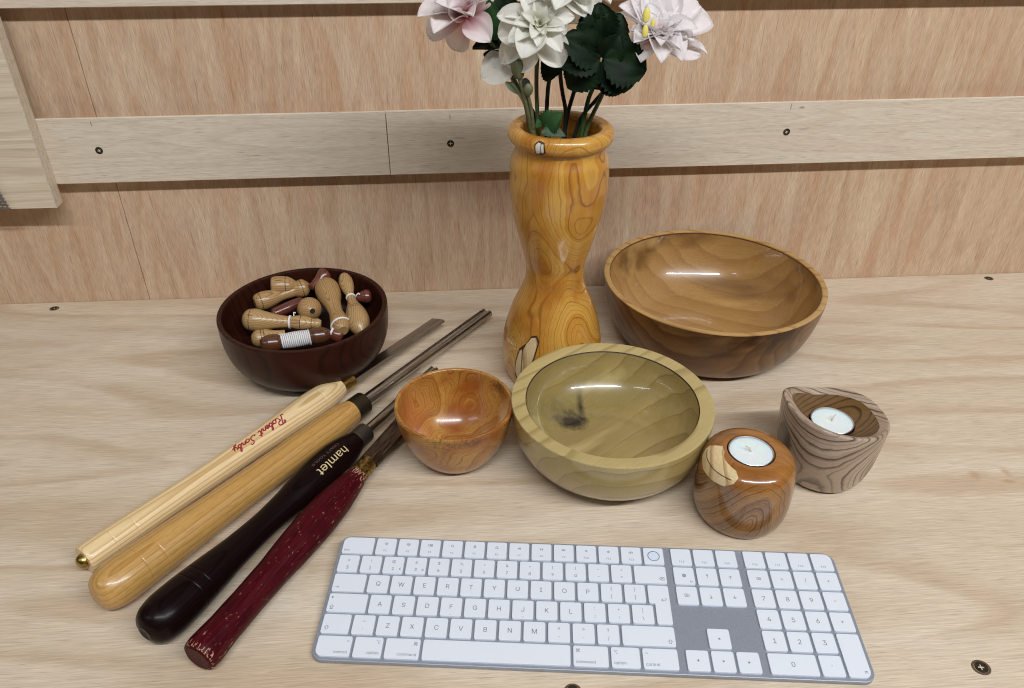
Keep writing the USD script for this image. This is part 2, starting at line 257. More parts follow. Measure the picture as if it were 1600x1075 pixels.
M['big_rim'] = wood('big_rim', R4(srgb(190, 150, 104), srgb(166, 124, 80)), rot=(.15, .1, .5), loc=(0, 60, -40), freq=.06, warp=(30, .01), fib=((.03, .7, .7), .86, 1.06), rough=.3, coat=.6, coatr=.06, bump=.03, tint=TINT['big_rim'])
M['green_bowl'] = wood('green_bowl', [(0, srgb(190, 176, 128)), (.6, srgb(180, 164, 114)), (.86, srgb(172, 155, 106)), (.93, srgb(156, 138, 92)), (1, srgb(190, 176, 128))], rot=(.15, .1, -.62), loc=(0, 75, 34), freq=.06, warp=(40, .011), warp2=(2, .08), fib=((.02, .8, .8), .88, 1.06),
     blotch=[(srgb(158, 146, 98), .012, .5, .66, 'mix'), (srgb(206, 196, 152), .02, .58, .72, 'mix')], rough=.28, coat=.75, coatr=.04, bump=.03,
     patches=[(srgb(112, 100, 64), (-42, 36, 20), (30, 18, 26), .1, 1.1, .12, 1.9), (srgb(64, 54, 32), (-20, 50, 20), (5, 26, 26), .1, 1.0, .07, 1.0), (srgb(34, 28, 16), (-31, 29, 20), (17, 13, 20), .45, 1.15, .10, 1.6)], tint=TINT['green_bowl'])
M['green_rim'] = wood('green_rim', R4(srgb(204, 188, 140), srgb(176, 158, 112)), rot=(.15, .1, -.62), loc=(0, 75, 34), freq=.07, warp=(36, .012), fib=((.02, .8, .8), .88, 1.06), rough=.42, coat=.25, coatr=.2, bump=.04, tint=TINT['green_rim'])
M['seam'] = plain('bark_seam', srgb(84, 56, 34), .5, var=(.3, srgb(44, 28, 18), .4, .65))
M['burnt'] = plain('burnt_line', srgb(44, 32, 20), .6)
M['striped'] = wood('striped_wood', LN(srgb(184, 158, 138), srgb(166, 140, 120), srgb(56, 36, 26), [(.12, .035, .9), (.27, .02, .5), (.42, .04, 1.0), (.60, .02, .55), (.72, .035, .85), (.90, .045, 1.0)]), rot=(0, .06, .6), loc=(0, 2, -32), freq=.04, warp=(12, .02), warp2=(2, .1), fib=((.05, 1.6, 1.6), .8, 1.12), rough=.4, coat=.6, coatr=.14, bump=.12, tint=TINT['striped'], patches=[(srgb(104, 84, 52), (31, -34, 28), (13, 13, 19), .75, .95, .1, .5, .9), (srgb(70, 54, 38), (-46, -4, 40), (13, 16, 30), .75, .95, .1, .5, .9)])
M['olive_wood'] = wood('striped_inner', R4(srgb(108, 78, 40), srgb(60, 40, 20)), freq=.25, rot=(0, .1, -.4), loc=(0, 0, -30), warp=(10, .02), rough=.35, coat=.5, bump=.05)
M['ash'] = wood('ash', [(0, srgb(226, 204, 166)), (.5, srgb(222, 198, 158)), (.85, srgb(194, 160, 114)), (1, srgb(226, 204, 166))], loc=(0, 8, -24), freq=.28, warp=(9, .012), stretch=(.12, 1, 1), fib=((.03, 1.6, 1.6), .86, 1.06), rough=.4, coat=.3, coatr=.15, bump=.1, tint=TINT['ash'])
M['beech'] = wood('beech', [(0, srgb(206, 166, 108)), (.6, srgb(200, 158, 98)), (.9, srgb(184, 138, 80)), (1, srgb(206, 166, 108))], loc=(0, 6, -22), freq=.2, warp=(9, .015), stretch=(.15, 1, 1), fib=((.07, 1.6, 1.6), .82, 1.08), pores=(srgb(158, 112, 62), (.1, 1.3, 1.3), .58, .72, .75), spots=(srgb(150, 104, 56), .1, .72, .76), rough=.35, coat=.3, coatr=.15, bump=.1, tint=TINT['beech'])
M['rosewood'] = wood('rosewood', R4(srgb(24, 11, 10), srgb(12, 6, 6)), loc=(0, 8, -30), freq=.3, warp=(8, .02), stretch=(.1, 1, 1), fib=((.03, 1.6, 1.6), .6, 1.3), rough=.3, coat=.04, coatr=.15, bump=.12, spec=.1)
M['oak'] = wood('oak', R4(srgb(178, 142, 92), srgb(136, 98, 58)), loc=(0, 6, -12), freq=.45, warp=(5, .05), stretch=(.3, 1, 1), fib=((.08, 2, 2), .8, 1.1), rough=.38, coat=.35, coatr=.15, bump=.06)
M['oak_pale'] = wood('oak_pale', R4(srgb(186, 152, 102), srgb(146, 108, 66)), rot=(.3, 0, .2), loc=(0, 9, -9), freq=.5, warp=(5, .05), stretch=(.3, 1, 1), fib=((.08, 2, 2), .8, 1.1), rough=.38, coat=.35, coatr=.15, bump=.06)
M['brown_turned'] = wood('brown_turned', R4(srgb(96, 58, 34), srgb(70, 40, 24)), loc=(0, 6, -12), freq=.4, warp=(5, .05), rough=.3, coat=.5, coatr=.15, bump=.04)
M['red_turned'] = wood('red_turned', R4(srgb(112, 58, 44), srgb(84, 40, 30)), loc=(0, 6, -12), freq=.4, warp=(5, .05), rough=.3, coat=.5, coatr=.15, bump=.04)
def red_paint():
    n = {'tc': ('texture_coordinate', {}), 'm': ('mapping', {'scale': (200, 620, 620)}), 'm2': ('mapping', {'scale': (40, 700, 700)}),
         'n1': ('noise_texture', {'scale': 1, 'detail': 5, 'roughness': .65}), 'n2': ('noise_texture', {'scale': 1, 'detail': 2}), 'sx': ('separate_xyz', {}),
         'e1': ('map_range', {'from_min': .010, 'from_max': .001, 'to_min': 0, 'to_max': .13, 'clamp': True}), 'e2': ('map_range', {'from_min': .192, 'from_max': .212, 'to_min': 0, 'to_max': .16, 'clamp': True}),
         'a': ('math', {'math_type': 'add'}), 'a2': ('math', {'math_type': 'add'}), 'r': ('map_range', {'from_min': .645, 'from_max': .68, 'to_min': 0, 'to_max': 1, 'clamp': True}),
         'c': ('rgb_ramp', {'ramp': [(.35, srgb(50, 4, 11)), (.6, srgb(76, 10, 20))]}), 'mx': ('mix', {'color2': srgb(196, 150, 122)}), 'k': ('map_range', {'from_min': .0006, 'from_max': .0012, 'to_min': 0, 'to_max': 1, 'clamp': True}), 'km': ('math', {'math_type': 'multiply'}),
         'b': ('bump', {'strength': .4, 'distance': .0005, 'invert': True}), 'p': ('principled_bsdf', {'roughness': .4, 'specular_ior_level': .12})}
    L = [('tc.object', 'm.vector'), ('tc.object', 'm2.vector'), ('m.vector', 'n1.vector'), ('m2.vector', 'n2.vector'), ('tc.object', 'sx.vector'), ('sx.x', 'e1.value'), ('sx.x', 'e2.value'), ('n1.fac', 'a.value1'), ('sx.x', 'k.value'), ('k.result', 'km.value1'), ('e1.result', 'km.value2'), ('km.value', 'a.value2'),
         ('a.value', 'a2.value1'), ('e2.result', 'a2.value2'), ('a2.value', 'r.value'), ('n2.fac', 'c.fac'), ('r.result', 'mx.fac'), ('c.color', 'mx.color1'), ('mx.color', 'p.base_color'), ('r.result', 'b.height'), ('b.normal', 'p.normal')]
    return usdkit.material(stage, '/World/Looks/red_paint', n, L, 'p.BSDF')
M['red_paint'] = red_paint()
M['brass'] = plain('brass', srgb(186, 158, 92), .3, 1, var=(.2, srgb(120, 96, 50), .4, .7))
M['old_brass'] = plain('old_brass', srgb(170, 146, 84), .38, 1, var=(.25, srgb(84, 66, 36), .42, .62), bump=(.4, .4, .4))
M['bronze'] = plain('dark_bronze', srgb(74, 66, 52), .4, .85)
M['gunmetal'] = plain('gunmetal', srgb(92, 86, 78), .42, .85)
M['steel'] = plain('tool_steel', srgb(196, 195, 192), .26, 1, var=(1, srgb(146, 142, 136), .35, .65, (20, 900, 900)))
M['steel_dark'] = plain('dark_steel', srgb(112, 98, 88), .38, 1, var=(1, srgb(60, 46, 38), .4, .65, (40, 300, 300)))
M['steel_bright'] = plain('ground_steel', srgb(200, 198, 194), .2, 1)
M['hole'] = plain('dark_hole', srgb(22, 16, 12), .8)
M['string'] = plain('white_string', srgb(226, 224, 222), .8)
M['red_print'] = plain('red_print', srgb(150, 36, 50), .5)
M['gold_print'] = plain('gold_print', srgb(206, 186, 140), .45)
M['dim_print'] = plain('dim_print', srgb(96, 76, 66), .5)
M['wax'] = plain('wax', srgb(238, 238, 236), .45, sss=.4, bump=(.25, .12, .3))
M['wick'] = plain('wick', srgb(206, 200, 186), .8)
M['alu_cup'] = plain('aluminium_cup', srgb(210, 210, 210), .3, 1)
M['alu'] = plain('keyboard_aluminium', srgb(160, 166, 177), .45, .4, bump=(3, .08, .1), var=(.9, srgb(148, 154, 166), .4, .7))
M['key'] = plain('key_white', srgb(222, 227, 234), .42, spec=.4)
M['ink'] = plain('legend_grey', srgb(120, 124, 132), .6)
M['ring'] = plain('sensor_ring', srgb(150, 160, 172), .3, .6)
M['sensor'] = plain('sensor_pad', srgb(212, 224, 238), .25)
M['screw'] = plain('screw_metal', srgb(78, 66, 48), .55, .7, var=(.5, srgb(50, 42, 32), .4, .62))
M['pit'] = plain('screw_pit', srgb(92, 72, 50), .8)
M['wire'] = plain('grey_wire', srgb(120, 116, 110), .5, .6)
def petal_mat(name, tip, base, d0, d1, transl=.3):
    n = {'tc': ('texture_coordinate', {}), 'l': ('vector_math', {'math_type': 'length'}), 'mr': ('map_range', {'from_min': d0*MM, 'from_max': d1*MM, 'to_min': 0, 'to_max': 1, 'clamp': True}),
         'r': ('rgb_ramp', {'ramp': [(0, base), (.45, tuple(.35*a+.65*b for a, b in zip(base, tip))), (1, tip)]}), 'nz': ('noise_texture', {'scale': 900, 'detail': 3}), 'b': ('bump', {'strength': .3, 'distance': .0005}),
         'p': ('principled_bsdf', {'roughness': .6, 'specular_ior_level': .3}), 't': ('translucent_bsdf', {}), 'x': ('mix_closure', {'fac': transl})}
    L = [('tc.object', 'l.vector1'), ('l.value', 'mr.value'), ('mr.result', 'r.fac'), ('r.color', 'p.base_color'), ('r.color', 't.color'), ('tc.object', 'nz.vector'), ('nz.fac', 'b.height'), ('b.normal', 'p.normal'), ('p.BSDF', 'x.closure1'), ('t.BSDF', 'x.closure2')]
    return usdkit.material(stage, '/World/Looks/'+name, n, L, 'x.closure')
M['white_petal'] = petal_mat('white_petal', srgb(248, 247, 240), srgb(232, 232, 200), 3, 20, .5)
M['pink_petal'] = petal_mat('pink_petal', srgb(248, 242, 240), srgb(222, 140, 152), 2, 28, .5)
M['blush_petal'] = petal_mat('blush_petal', srgb(250, 246, 245), srgb(238, 184, 178), 2, 18, .5)
def leaf_mat(name, a, b):
    return plain(name, a, .55, spec=.12, var=(.06, b, .4, .65), bump=(.35, .3, .6))
M['leaf'] = leaf_mat('dark_leaf', srgb(10, 24, 11), srgb(19, 38, 17))
M['leaf_green'] = leaf_mat('green_leaf', srgb(40, 70, 38), srgb(56, 88, 48))
M['leaf_grey'] = leaf_mat('grey_green_leaf', srgb(84, 98, 80), srgb(62, 80, 62))
M['stem'] = plain('green_stem', srgb(78, 88, 48), .5, var=(.08, srgb(58, 72, 38), .4, .6))
M['stem_dark'] = plain('dark_stem', srgb(28, 30, 22), .55)
M['bud'] = plain('bud_green', srgb(104, 106, 72), .5, var=(.15, srgb(84, 90, 58), .4, .6))
M['yellow'] = plain('yellow_stamen', srgb(232, 216, 110), .6)

# ------------------------------------------------------------------ setting: bench and wall
def screw_mesh(r, depth=.9):
    import manifold3d as m3
    c = m3.Manifold.cylinder(1.2, r*.62, r*.98, 32).translate((0, 0, -1.2))
    s = m3.Manifold.cube((r*1.0, r*.26, 1.2), True).translate((0, 0, -.2))
    c = c - s - s.rotate((0, 0, 90)); m = c.to_mesh(); return np.array(m.vert_properties[:, :3]), np.array(m.tri_verts)
bench = thing('bench_top', kind='structure')
obj('plywood_sheet', bevbox(-1000, 1250, 60, WALL-.6, -18, 0, 1.0), M['bench'], bench)
for i, (px, py, r) in enumerate([(85, 482, 4.2), (1545, 435, 4.2), (1533, 1043, 4.9), (895, 1080, 4.6)]):
    p = on(px, py, 0); v, f = screw_mesh(r); a = .4+i*1.3; c, s = math.cos(a), math.sin(a)
    v = v @ np.array([[c, s, 0], [-s, c, 0], [0, 0, 1]]) + p + [0, 0, .5]
    sc = obj('screw', (v, f), M['screw'], bench)
    rim, rf = lathe([(r*.98, .25), (r*1.12, .45), (r*1.3, .12), (r*1.32, -.5)], 28); rim = rim*[1.1, 1, 1] + [p[0], p[1], 0]
    obj('torn_fibre', (rim, rf), M['pit'], sc)
wall = thing('back_wall', kind='structure')
obj('plywood_panel', bevbox(-1200, -406.35, WALL, WALL+12, -60, 760, .6), M['wall'], wall)
obj('plywood_panel', bevbox(-405.85, 1400, WALL, WALL+12, -60, 760, .6), M['wall'], wall)
SL = math.tan(math.radians(.457))
def batten(x0, x1, z0, h, screws):
    y0, y1 = WALL-18, WALL-.4
    pr = [(y0, z0), (y1, z0), (y1, z0+h-17), (y0+.8, z0+h)]
    pr = [(y0, z0+.8), (y0+.8, z0), (y1, z0), (y1, z0+h-17), (y0+1.6, z0+h), (y0, z0+h-1)]
    V = np.array([(x, y, z+SL*(x+461)) for x in (x0, x1) for y, z in pr]); n = len(pr); Fc = []
    for k in range(n):
        k2 = (k+1) % n; Fc += [(k, k2+n, k2), (k, k+n, k2+n)]
    for k in range(1, n-1): Fc += [(0, k, k+1), (n, n+k+1, n+k)]
    V2, F2 = np.array(V), np.array(Fc)
    tm = trimesh.Trimesh(V2, F2, process=False); tm.fix_normals()
    b = obj('batten', (tm.vertices, tm.faces), M['batten'], wall, smooth=False)
    for i, (px, py) in enumerate(screws):
        p = at(px, py, y0); v, f = screw_mesh(4.3); a = .5+i; c, s = math.cos(a), math.sin(a)
        v = v @ np.array([[c, s, 0], [-s, c, 0], [0, 0, 1]]); v = np.c_[v[:, 0], -v[:, 2], v[:, 1]]
        s1 = obj('screw', (v + p + [0, -.5, 0], f), M['screw'], b)
    return b
batten(-1200, -75.5, 169, 77.5, [(155, 235), (704, 224)])
batten(-74.6, 1400, 169, 77.8, [(1229, 206)])
batten(-1200, 1400, 361.5, 77, [])
bd = thing('plywood_board', 'pale plywood board with layered edge hung on the wall battens at upper left', 'board', (-464.6, WALL-18.4, 147))
obj('face', bevbox(-500, -.8, -18.1, -3.0, 0.2, 620, .5), M['board'], bd)
for k in range(6):                               # the plies of the edge
    y1 = -18+k*3.0
    obj('ply_layer', box(-500 if k == 5 else -.8, (0, -.15, .05, -.1, .05, -.1)[k], y1+.04, y1+2.98, .3, 620), M['batten' if k % 2 == 0 else 'board'], bd, smooth=False)
wr = thing('wire_mesh', 'small grey wire mesh at left edge in front of the plywood board', 'mesh', (-519, WALL-41, 150))
for k in range(10): obj('wire', tube([(-60, 0, k*4), (5-.9*k, 0, k*4)], .8, 6, False), M['wire'], wr)
for k in range(7): obj('wire', tube([(4-.9*k*0-k*5, -1.4, -1), (4-k*5-9*.9, -1.4, 38)], .8, 6, False), M['wire'], wr)

# ------------------------------------------------------------------ bowls
def bowl_prof(R, H, Rb, e, bul, n=28):
    t = np.r_[np.linspace(0, .12, 10)[:-1]**1, np.linspace(.12, 1, n)]; return np.c_[Rb+(R-Rb)*(1-(1-t)**e)**(1/bul), H*t]
def inner_prof(R, H, Rb, e, bul, floor, n=26):
    t = np.linspace(0, 1, n)**1.3; r = Rb+(R-Rb)*(1-(1-t)**e)**(1/bul); z = floor+(H-floor)*t
    base = [(0, floor), (Rb*.3, floor), (Rb*.6, floor+.1), (Rb*.9, floor+.3)]
    return np.vstack([base, np.c_[r, z][1:]])
def smooth_prof(p, it=3):
    p = np.array(p, float)
    for _ in range(it):
        q = p.copy(); q[1:-1] = (p[:-2]+2*p[1:-1]+p[2:])/4; p = q
    return p
# large brown bowl
bb = thing('wooden_bowl', 'large glossy brown wooden bowl with dark line inside its pale rim, right of the vase', 'bowl', (303.8, 778.9, 0))
out = smooth_prof(bowl_prof(129.2, 83.2, 68, 1.38, 3.45)); inn = smooth_prof(inner_prof(121.6, 80, 60, 1.7, 2.3, 10), 2)
body = np.vstack([[(0, 1.5), (50, 1.5), (60, .6), (66, 0)], out[1:-1], [(129.0, 82)]])
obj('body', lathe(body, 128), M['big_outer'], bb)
obj('interior', lathe(inn[::-1], 128), M['big_bowl'], bb)
obj('rim', lathe([(129.0, 82), (128.7, 83.0), (127.6, 83.4), (124.0, 83.1), (122.7, 82.6), (122.3, 81.6)], 128), M['big_rim'], bb)
obj('burnt_line', lathe([(122.3, 81.6), (121.4, 80.9), (121.6, 80)], 128), M['brown_turned'], bb)
# green bowl
gb = thing('wooden_bowl', 'pale olive green wooden bowl with broad rim and black stain inside, front centre', 'bowl', (143.6, 568.7, 0))
out = smooth_prof(bowl_prof(96, 71, 46, 2.71, 1.82), 2); inn = smooth_prof(inner_prof(81.6, 68.3, 34, 2.6, 1.75, 19), 3)
body = np.vstack([[(0, 1.2), (38, 1.2), (43, 0)], out[:-1], [(96.0, 69.6)]])
obj('body', join(lathe(body, 128), lathe(inn[::-1], 128)), M['green_bowl'], gb)
obj('rim', lathe([(96.0, 69.6), (95.7, 70.7), (94.4, 71.2), (86, 70.1), (82.4, 69.4)], 128), M['green_rim'], gb)
obj('burnt_line', lathe([(82.4, 69.4), (82.0, 68.6), (81.6, 68.3)], 128), M['burnt'], gb)
# small yew bowl
sb = thing('wooden_bowl', 'small orange yew bowl with speckled edge beside the chisels', 'bowl', (-6.5, 580.4, 0))
out = smooth_prof(bowl_prof(57.1, 65.2, 24.4, 1.55, 1.85), 2); inn = smooth_prof(inner_prof(53.2, 64.2, 18, 1.7, 1.9, 8), 3)
body = np.vstack([[(0, 1), (20, 1), (23, 0)], out[:-1], [(57.2, 63.2), (57.0, 64.6), (56.2, 65.5), (55, 65.7), (53.9, 65.2)], inn[::-1]])
obj('body', lathe(body, 112), M['yew_bowl'], sb)
# dark bowl
db = thing('wooden_bowl', 'dark red brown mahogany bowl filled with turned wooden spindles', 'bowl', (-171.4, 749.9, 0))
out = smooth_prof(bowl_prof(92.6, 77, 40, 3.17, 1.77), 2); inn = smooth_prof(inner_prof(87, 75.6, 30, 2.6, 2.0, 11), 3)
body = np.vstack([[(0, 1.2), (33, 1.2), (38, 0)], out[:-1], [(92.6, 75.4), (92.2, 76.6), (91, 77.2), (89, 77.1), (87.6, 76.6)], inn[::-1]])
obj('body', lathe(body, 128), M['dark_wood'], db)

# ------------------------------------------------------------------ vase
VX, VY = 104.5, 715.0
vs = thing('wooden_vase', 'tall waisted golden yew vase holding artificial flowers, against the wall', 'vase', (VX, VY, 0))
vk = [(0, 47), (6, 50.5), (20, 54), (36, 55.6), (50, 54.6), (66, 51.6), (82, 47.2), (98, 41), (112, 34.8), (126, 31), (138, 30.6), (150, 33), (166, 37), (182, 41.3), (198, 45), (215, 47.6), (232, 49), (246, 48.8), (255, 47.8), (261, 45.4), (266, 43.6), (270, 43.4)]
vprof = curve(vk, 120)[:, ::-1]
lip = [(43.4, 270), (44.2, 271.6), (46.4, 272.8)] + [(44+6.9*math.cos(a), 280.4+8.2*math.sin(a)) for a in np.linspace(-.85, 1.57, 14)] + [(41, 288.4), (38.5, 286.8), (37, 284), (36.6, 278), (36.4, 262), (35, 240), (30, 200), (22, 150), (15, 120), (0, 118)]
obj('body', lathe(np.vstack([[(0, 1), (40, 1), (44, 0)], vprof[:-1], lip]), 128), M['yew_vase'], vs)
vr = PchipInterpolator([k[0] for k in vk], [k[1] for k in vk])
def patch(poly, rad, eps, thick_mat, name, parent, edge=2.5):
    v2, f2 = trimesh.creation.triangulate_polygon(Polygon(poly), engine='earcut')
    v3, f3 = dense(np.c_[v2, np.zeros(len(v2))], f2, edge)
    V = []
    for a, z, _ in v3:
        r, zz = rad(z); V.append((r, a, zz))
    V = np.array(V); r = V[:, 0]+eps; th = V[:, 1]/50.0
    W = np.c_[r*np.cos(th), r*np.sin(th), V[:, 2]]; W0 = np.c_[(r-eps-.3)*np.cos(th), (r-eps-.3)*np.sin(th), V[:, 2]]
    f3 = np.array(f3); tm = trimesh.Trimesh(W, f3, process=False)
    e = trimesh.Trimesh(v3, f3, process=False); E = e.edges_sorted; u, cnt = np.unique(E, axis=0, return_counts=True); bd = {tuple(x) for x in u[cnt == 1]}
    side = []; n = len(W)
    for a, b in e.edges:
        if tuple(sorted((a, b))) in bd: side += [(b, a, a+n), (b, a+n, b+n)]
    F_ = np.vstack([f3, np.array(side)]); V_ = np.vstack([W, W0])
    nrm = np.cross(W[f3[0, 1]]-W[f3[0, 0]], W[f3[0, 2]]-W[f3[0, 0]])
    if nrm[:2] @ W[f3[0, 0], :2] < 0: F_ = F_[:, ::-1]
    return obj(name, (V_, F_), thick_mat, parent)
def ang(deg): return math.radians(deg)*50.0
body_r = lambda z: (float(vr(z)), z)
# cream sapwood panel with dark seams at the lower left, facing front left
A = lambda d: ang(d)
patch([(A(216), 20), (A(218), 40), (A(222), 58), (A(230), 66), (A(236), 76), (A(243), 78), (A(247), 72), (A(244), 56), (A(240), 40), (A(238), 22), (A(234), 12), (A(228), 8), (A(220), 10)], body_r, .12, M['seam'], 'seam', vs)
patch([(A(217.5), 26), (A(219.5), 40), (A(223), 55), (A(226), 58), (A(227), 40), (A(225.5), 20), (A(221), 14)], body_r, .24, M['sapwood'], 'sapwood_patch', vs)
patch([(A(228), 40), (A(227.5), 58), (A(231), 66), (A(236.5), 74), (A(242), 75.5), (A(245), 70), (A(242), 55), (A(238), 38), (A(236), 22), (A(233), 14), (A(227), 18)], body_r, .24, M['sapwood'], 'sapwood_patch', vs)
lip_r = lambda z: (44+6.9*math.sqrt(max(0, 1-((z-280.4)/8.2)**2)), z)
patch([(A(235), 273.5), (A(234), 284), (A(238), 287), (A(245), 286), (A(247), 277), (A(243), 274)], lip_r, .12, M['seam'], 'seam', vs, 1.5)
patch([(A(236), 275), (A(235.5), 283), (A(238), 285.5), (A(241), 285), (A(241), 277), (A(239), 275)], lip_r, .24, M['wick'], 'sapwood_patch', vs, 1.5)
patch([(A(241.8), 277), (A(241.8), 284.5), (A(244), 284.5), (A(245), 278), (A(243.5), 276)], lip_r, .24, M['wick'], 'sapwood_patch', vs, 1.5)

# ------------------------------------------------------------------ tealight holders and tealights
def tealight(label, loc, rz):
    t = thing('tealight', label, 'tealight', loc, rz, group='tealights in the turned wooden holders')
    obj('metal_cup', lathe([(0, 0), (18.6, 0), (19.0, .4), (19.2, 15.6), (19.5, 15.8), (19.3, 16), (18.8, 15.7), (18.5, 14)], 64), M['alu_cup'], t)
    obj('wax', lathe([(0, 14.7), (8, 14.8), (15, 14.95), (17.4, 15.2), (18.3, 14.8), (18.5, 14.2), (18.5, 12)], 64), M['wax'], t)
    obj('wick', tube([(0, 0, 14), (.6, .6, 17), (2.6, 1.6, 19), (5, 2.6, 19.6)], [.8, .7, .65, .5], 7), M['wick'], t)
yh = thing('tealight_holder', 'glossy orange brown yew tealight holder with cream patch on its shoulder', 'tealight holder', (250, 484.7, 0))
yo = curve([(0, 33.8), (2, 36.2), (8, 39.4), (18, 41.7), (30, 42.4), (46, 42.1), (56, 41.3), (62, 40.1)], 40)[:, ::-1]
sh = [(39.2, 64.8), (37.6, 67.9), (34.6, 70.6), (30.4, 72.5), (25.4, 73.4), (21.4, 73.6), (20.5, 73.3), (20.3, 72), (20.3, 57.0), (0, 57.0)]
yprof = np.vstack([[(0, .8), (30, .8), (32, 0)], yo, sh])
obj('body', lathe(smooth_prof(yprof, 1), 112), M['yew_holder'], yh)
zz = np.array([p[1] for p in np.vstack([yo, sh[:6]])]); rr_ = np.array([p[0] for p in np.vstack([yo, sh[:6]])]); ss = np.r_[0, np.cumsum(np.hypot(np.diff(zz), np.diff(rr_)))]
arc_r = lambda s: (float(np.interp(s, ss, rr_)), float(np.interp(s, ss, zz)))
s1 = ss[-1]
patch([(A(163), s1-3), (A(160), s1-14), (A(168), s1-24), (A(185), s1-29), (A(205), s1-29), (A(222), s1-27), (A(232), s1-21), (A(235), s1-15), (A(228), s1-10), (A(212), s1-8), (A(195), s1-6), (A(180), s1-2.5)], arc_r, .2, M['sapwood'], 'sapwood_patch', yh, 2)
patch([(A(166), s1-16.5), (A(180), s1-19), (A(200), s1-20), (A(228), s1-19), (A(228), s1-18.4), (A(200), s1-19.4), (A(180), s1-18.4), (A(166), s1-15.9)], arc_r, .34, M['burnt'], 'seam', yh, 2)
tealight('white tealight in the orange yew holder, nearer the keyboard', (250, 484.7, 57.4), 2.2)
sh_ = thing('tealight_holder', 'grey brown striped tealight holder with slanted scooped rim, right of the yew holder', 'tealight holder', (347, 533.5, 0))
hz = PchipInterpolator(np.radians([-90, -45, 0, 25, 55, 90, 115, 140, 160, 180, 225, 270, 315, 360, 385]), [78.5, 73, 69, 70, 67.5, 64.5, 70, 77.5, 83, 84.8, 82.5, 78.5, 73, 69, 70])
def saddle():
    n = 120; th = np.arange(n)*2*math.pi/n; rings = []
    def ring(fn): rings.append(np.array([fn(t) for t in th]))
    rz = PchipInterpolator([0, 3, 8, 18, 30, 55, 80, 95], [32.5, 36, 39.2, 42.8, 45.2, 47.4, 48.7, 49.2]); ro = lambda f: float(rz(f*84))
    for f in [0, .02, .05, .1, .18, .28, .4, .52, .64, .76, .86, .94, .985]:
        ring(lambda t: ((ro(f*hz(t)/84)-(3.4*(1-f/.05)**1.5 if f < .05 else 0))*math.cos(t), (ro(f*hz(t)/84)-(3.4*(1-f/.05)**1.5 if f < .05 else 0))*math.sin(t), hz(t)*f))
    R1 = lambda t: ro(hz(t)/84)
    ring(lambda t: ((R1(t)-.4)*math.cos(t), (R1(t)-.4)*math.sin(t), hz(t)-.2))
    ring(lambda t: ((R1(t)-1.3)*math.cos(t), (R1(t)-1.3)*math.sin(t), hz(t)+.7))
    ring(lambda t: ((R1(t)-3.2)*math.cos(t), (R1(t)-3.2)*math.sin(t), hz(t)+.9))
    ring(lambda t: ((R1(t)-9)*math.cos(t), (R1(t)-8.5)*math.sin(t), max(hz(t)-2.5, 61)))
    V = np.vstack([np.vstack(rings), [[0, 0, .5]]]); Fc = []
    for i in range(len(rings)-1):
        for k in range(n):
            k2 = (k+1) % n; a, b, c, d = i*n+k, i*n+k2, (i+1)*n+k2, (i+1)*n+k; Fc += [(a, b, c), (a, c, d)]
    for k in range(n): Fc.append((k, len(V)-1, (k+1) % n))
    last = rings[-1]; inner = [last]
    def r2(fr, z): return np.array([((R1(t)-9)*(1-fr)*math.cos(t)+20.4*fr*math.cos(t), (R1(t)-8.5)*(1-fr)*math.sin(t)+20.4*fr*math.sin(t), z(t)) for t in th])
    inner += [r2(.25, lambda t: max(.55*hz(t)+.45*61-1, 60.6)), r2(.6, lambda t: 61+.15*(hz(t)-61)), r2(.95, lambda t: 60.5), r2(1, lambda t: 59.5), r2(1, lambda t: 46)]
    V2 = np.vstack(inner+[[[0, 0, 46]]]); F2 = []
    for i in range(len(inner)-1):
        for k in range(n):
            k2 = (k+1) % n; a, b, c, d = i*n+k, i*n+k2, (i+1)*n+k2, (i+1)*n+k; F2 += [(a, b, c), (a, c, d)]
    o = (len(inner)-1)*n
    for k in range(n): F2.append((o+k, o+(k+1) % n, len(V2)-1))
    return (V, np.array(Fc)), (V2, np.array(F2))
o_, i_ = saddle()
obj('body', o_, M['striped'], sh_); obj('scoop', i_, M['olive_wood'], sh_)
tealight('white tealight in the grey striped holder', (347, 533.5, 46.2), .2)

# ------------------------------------------------------------------ turning tools
def tool_frame(B, E):
    B, E = np.array(B, float), np.array(E, float); x = (E-B)/np.linalg.norm(E-B); y = np.cross([0, 0, 1], x); y /= np.linalg.norm(y); z = np.cross(x, y)
    return B, np.array([x, y, z])
def turned(keys, n=140, seg=64, rings=()):
    c = curve(keys, n)
    for s0, d in rings:
        extra = np.array([[s0-.7, np.nan], [s0, np.nan], [s0+.7, np.nan]]); k = np.array(keys, float); pi = PchipInterpolator(k[:, 0], k[:, 1])
        extra[:, 1] = pi(extra[:, 0]); extra[1, 1] -= d; c = np.vstack([c[(c[:, 0] < s0-.7) | (c[:, 0] > s0+.7)], extra]); c = c[np.argsort(c[:, 0])]
    return lathe(c[:, ::-1], seg, 'x')
def ferrule(s0, s1, r0, r1):
    return lathe([(r0-2.5, s0+.1), (r0-.3, s0), (r0, s0+.4), (r1, s1-.8), (r1-.3, s1-.2), (r1-.9, s1), (3, s1+.05), (0, s1+.05)], 48, 'x')
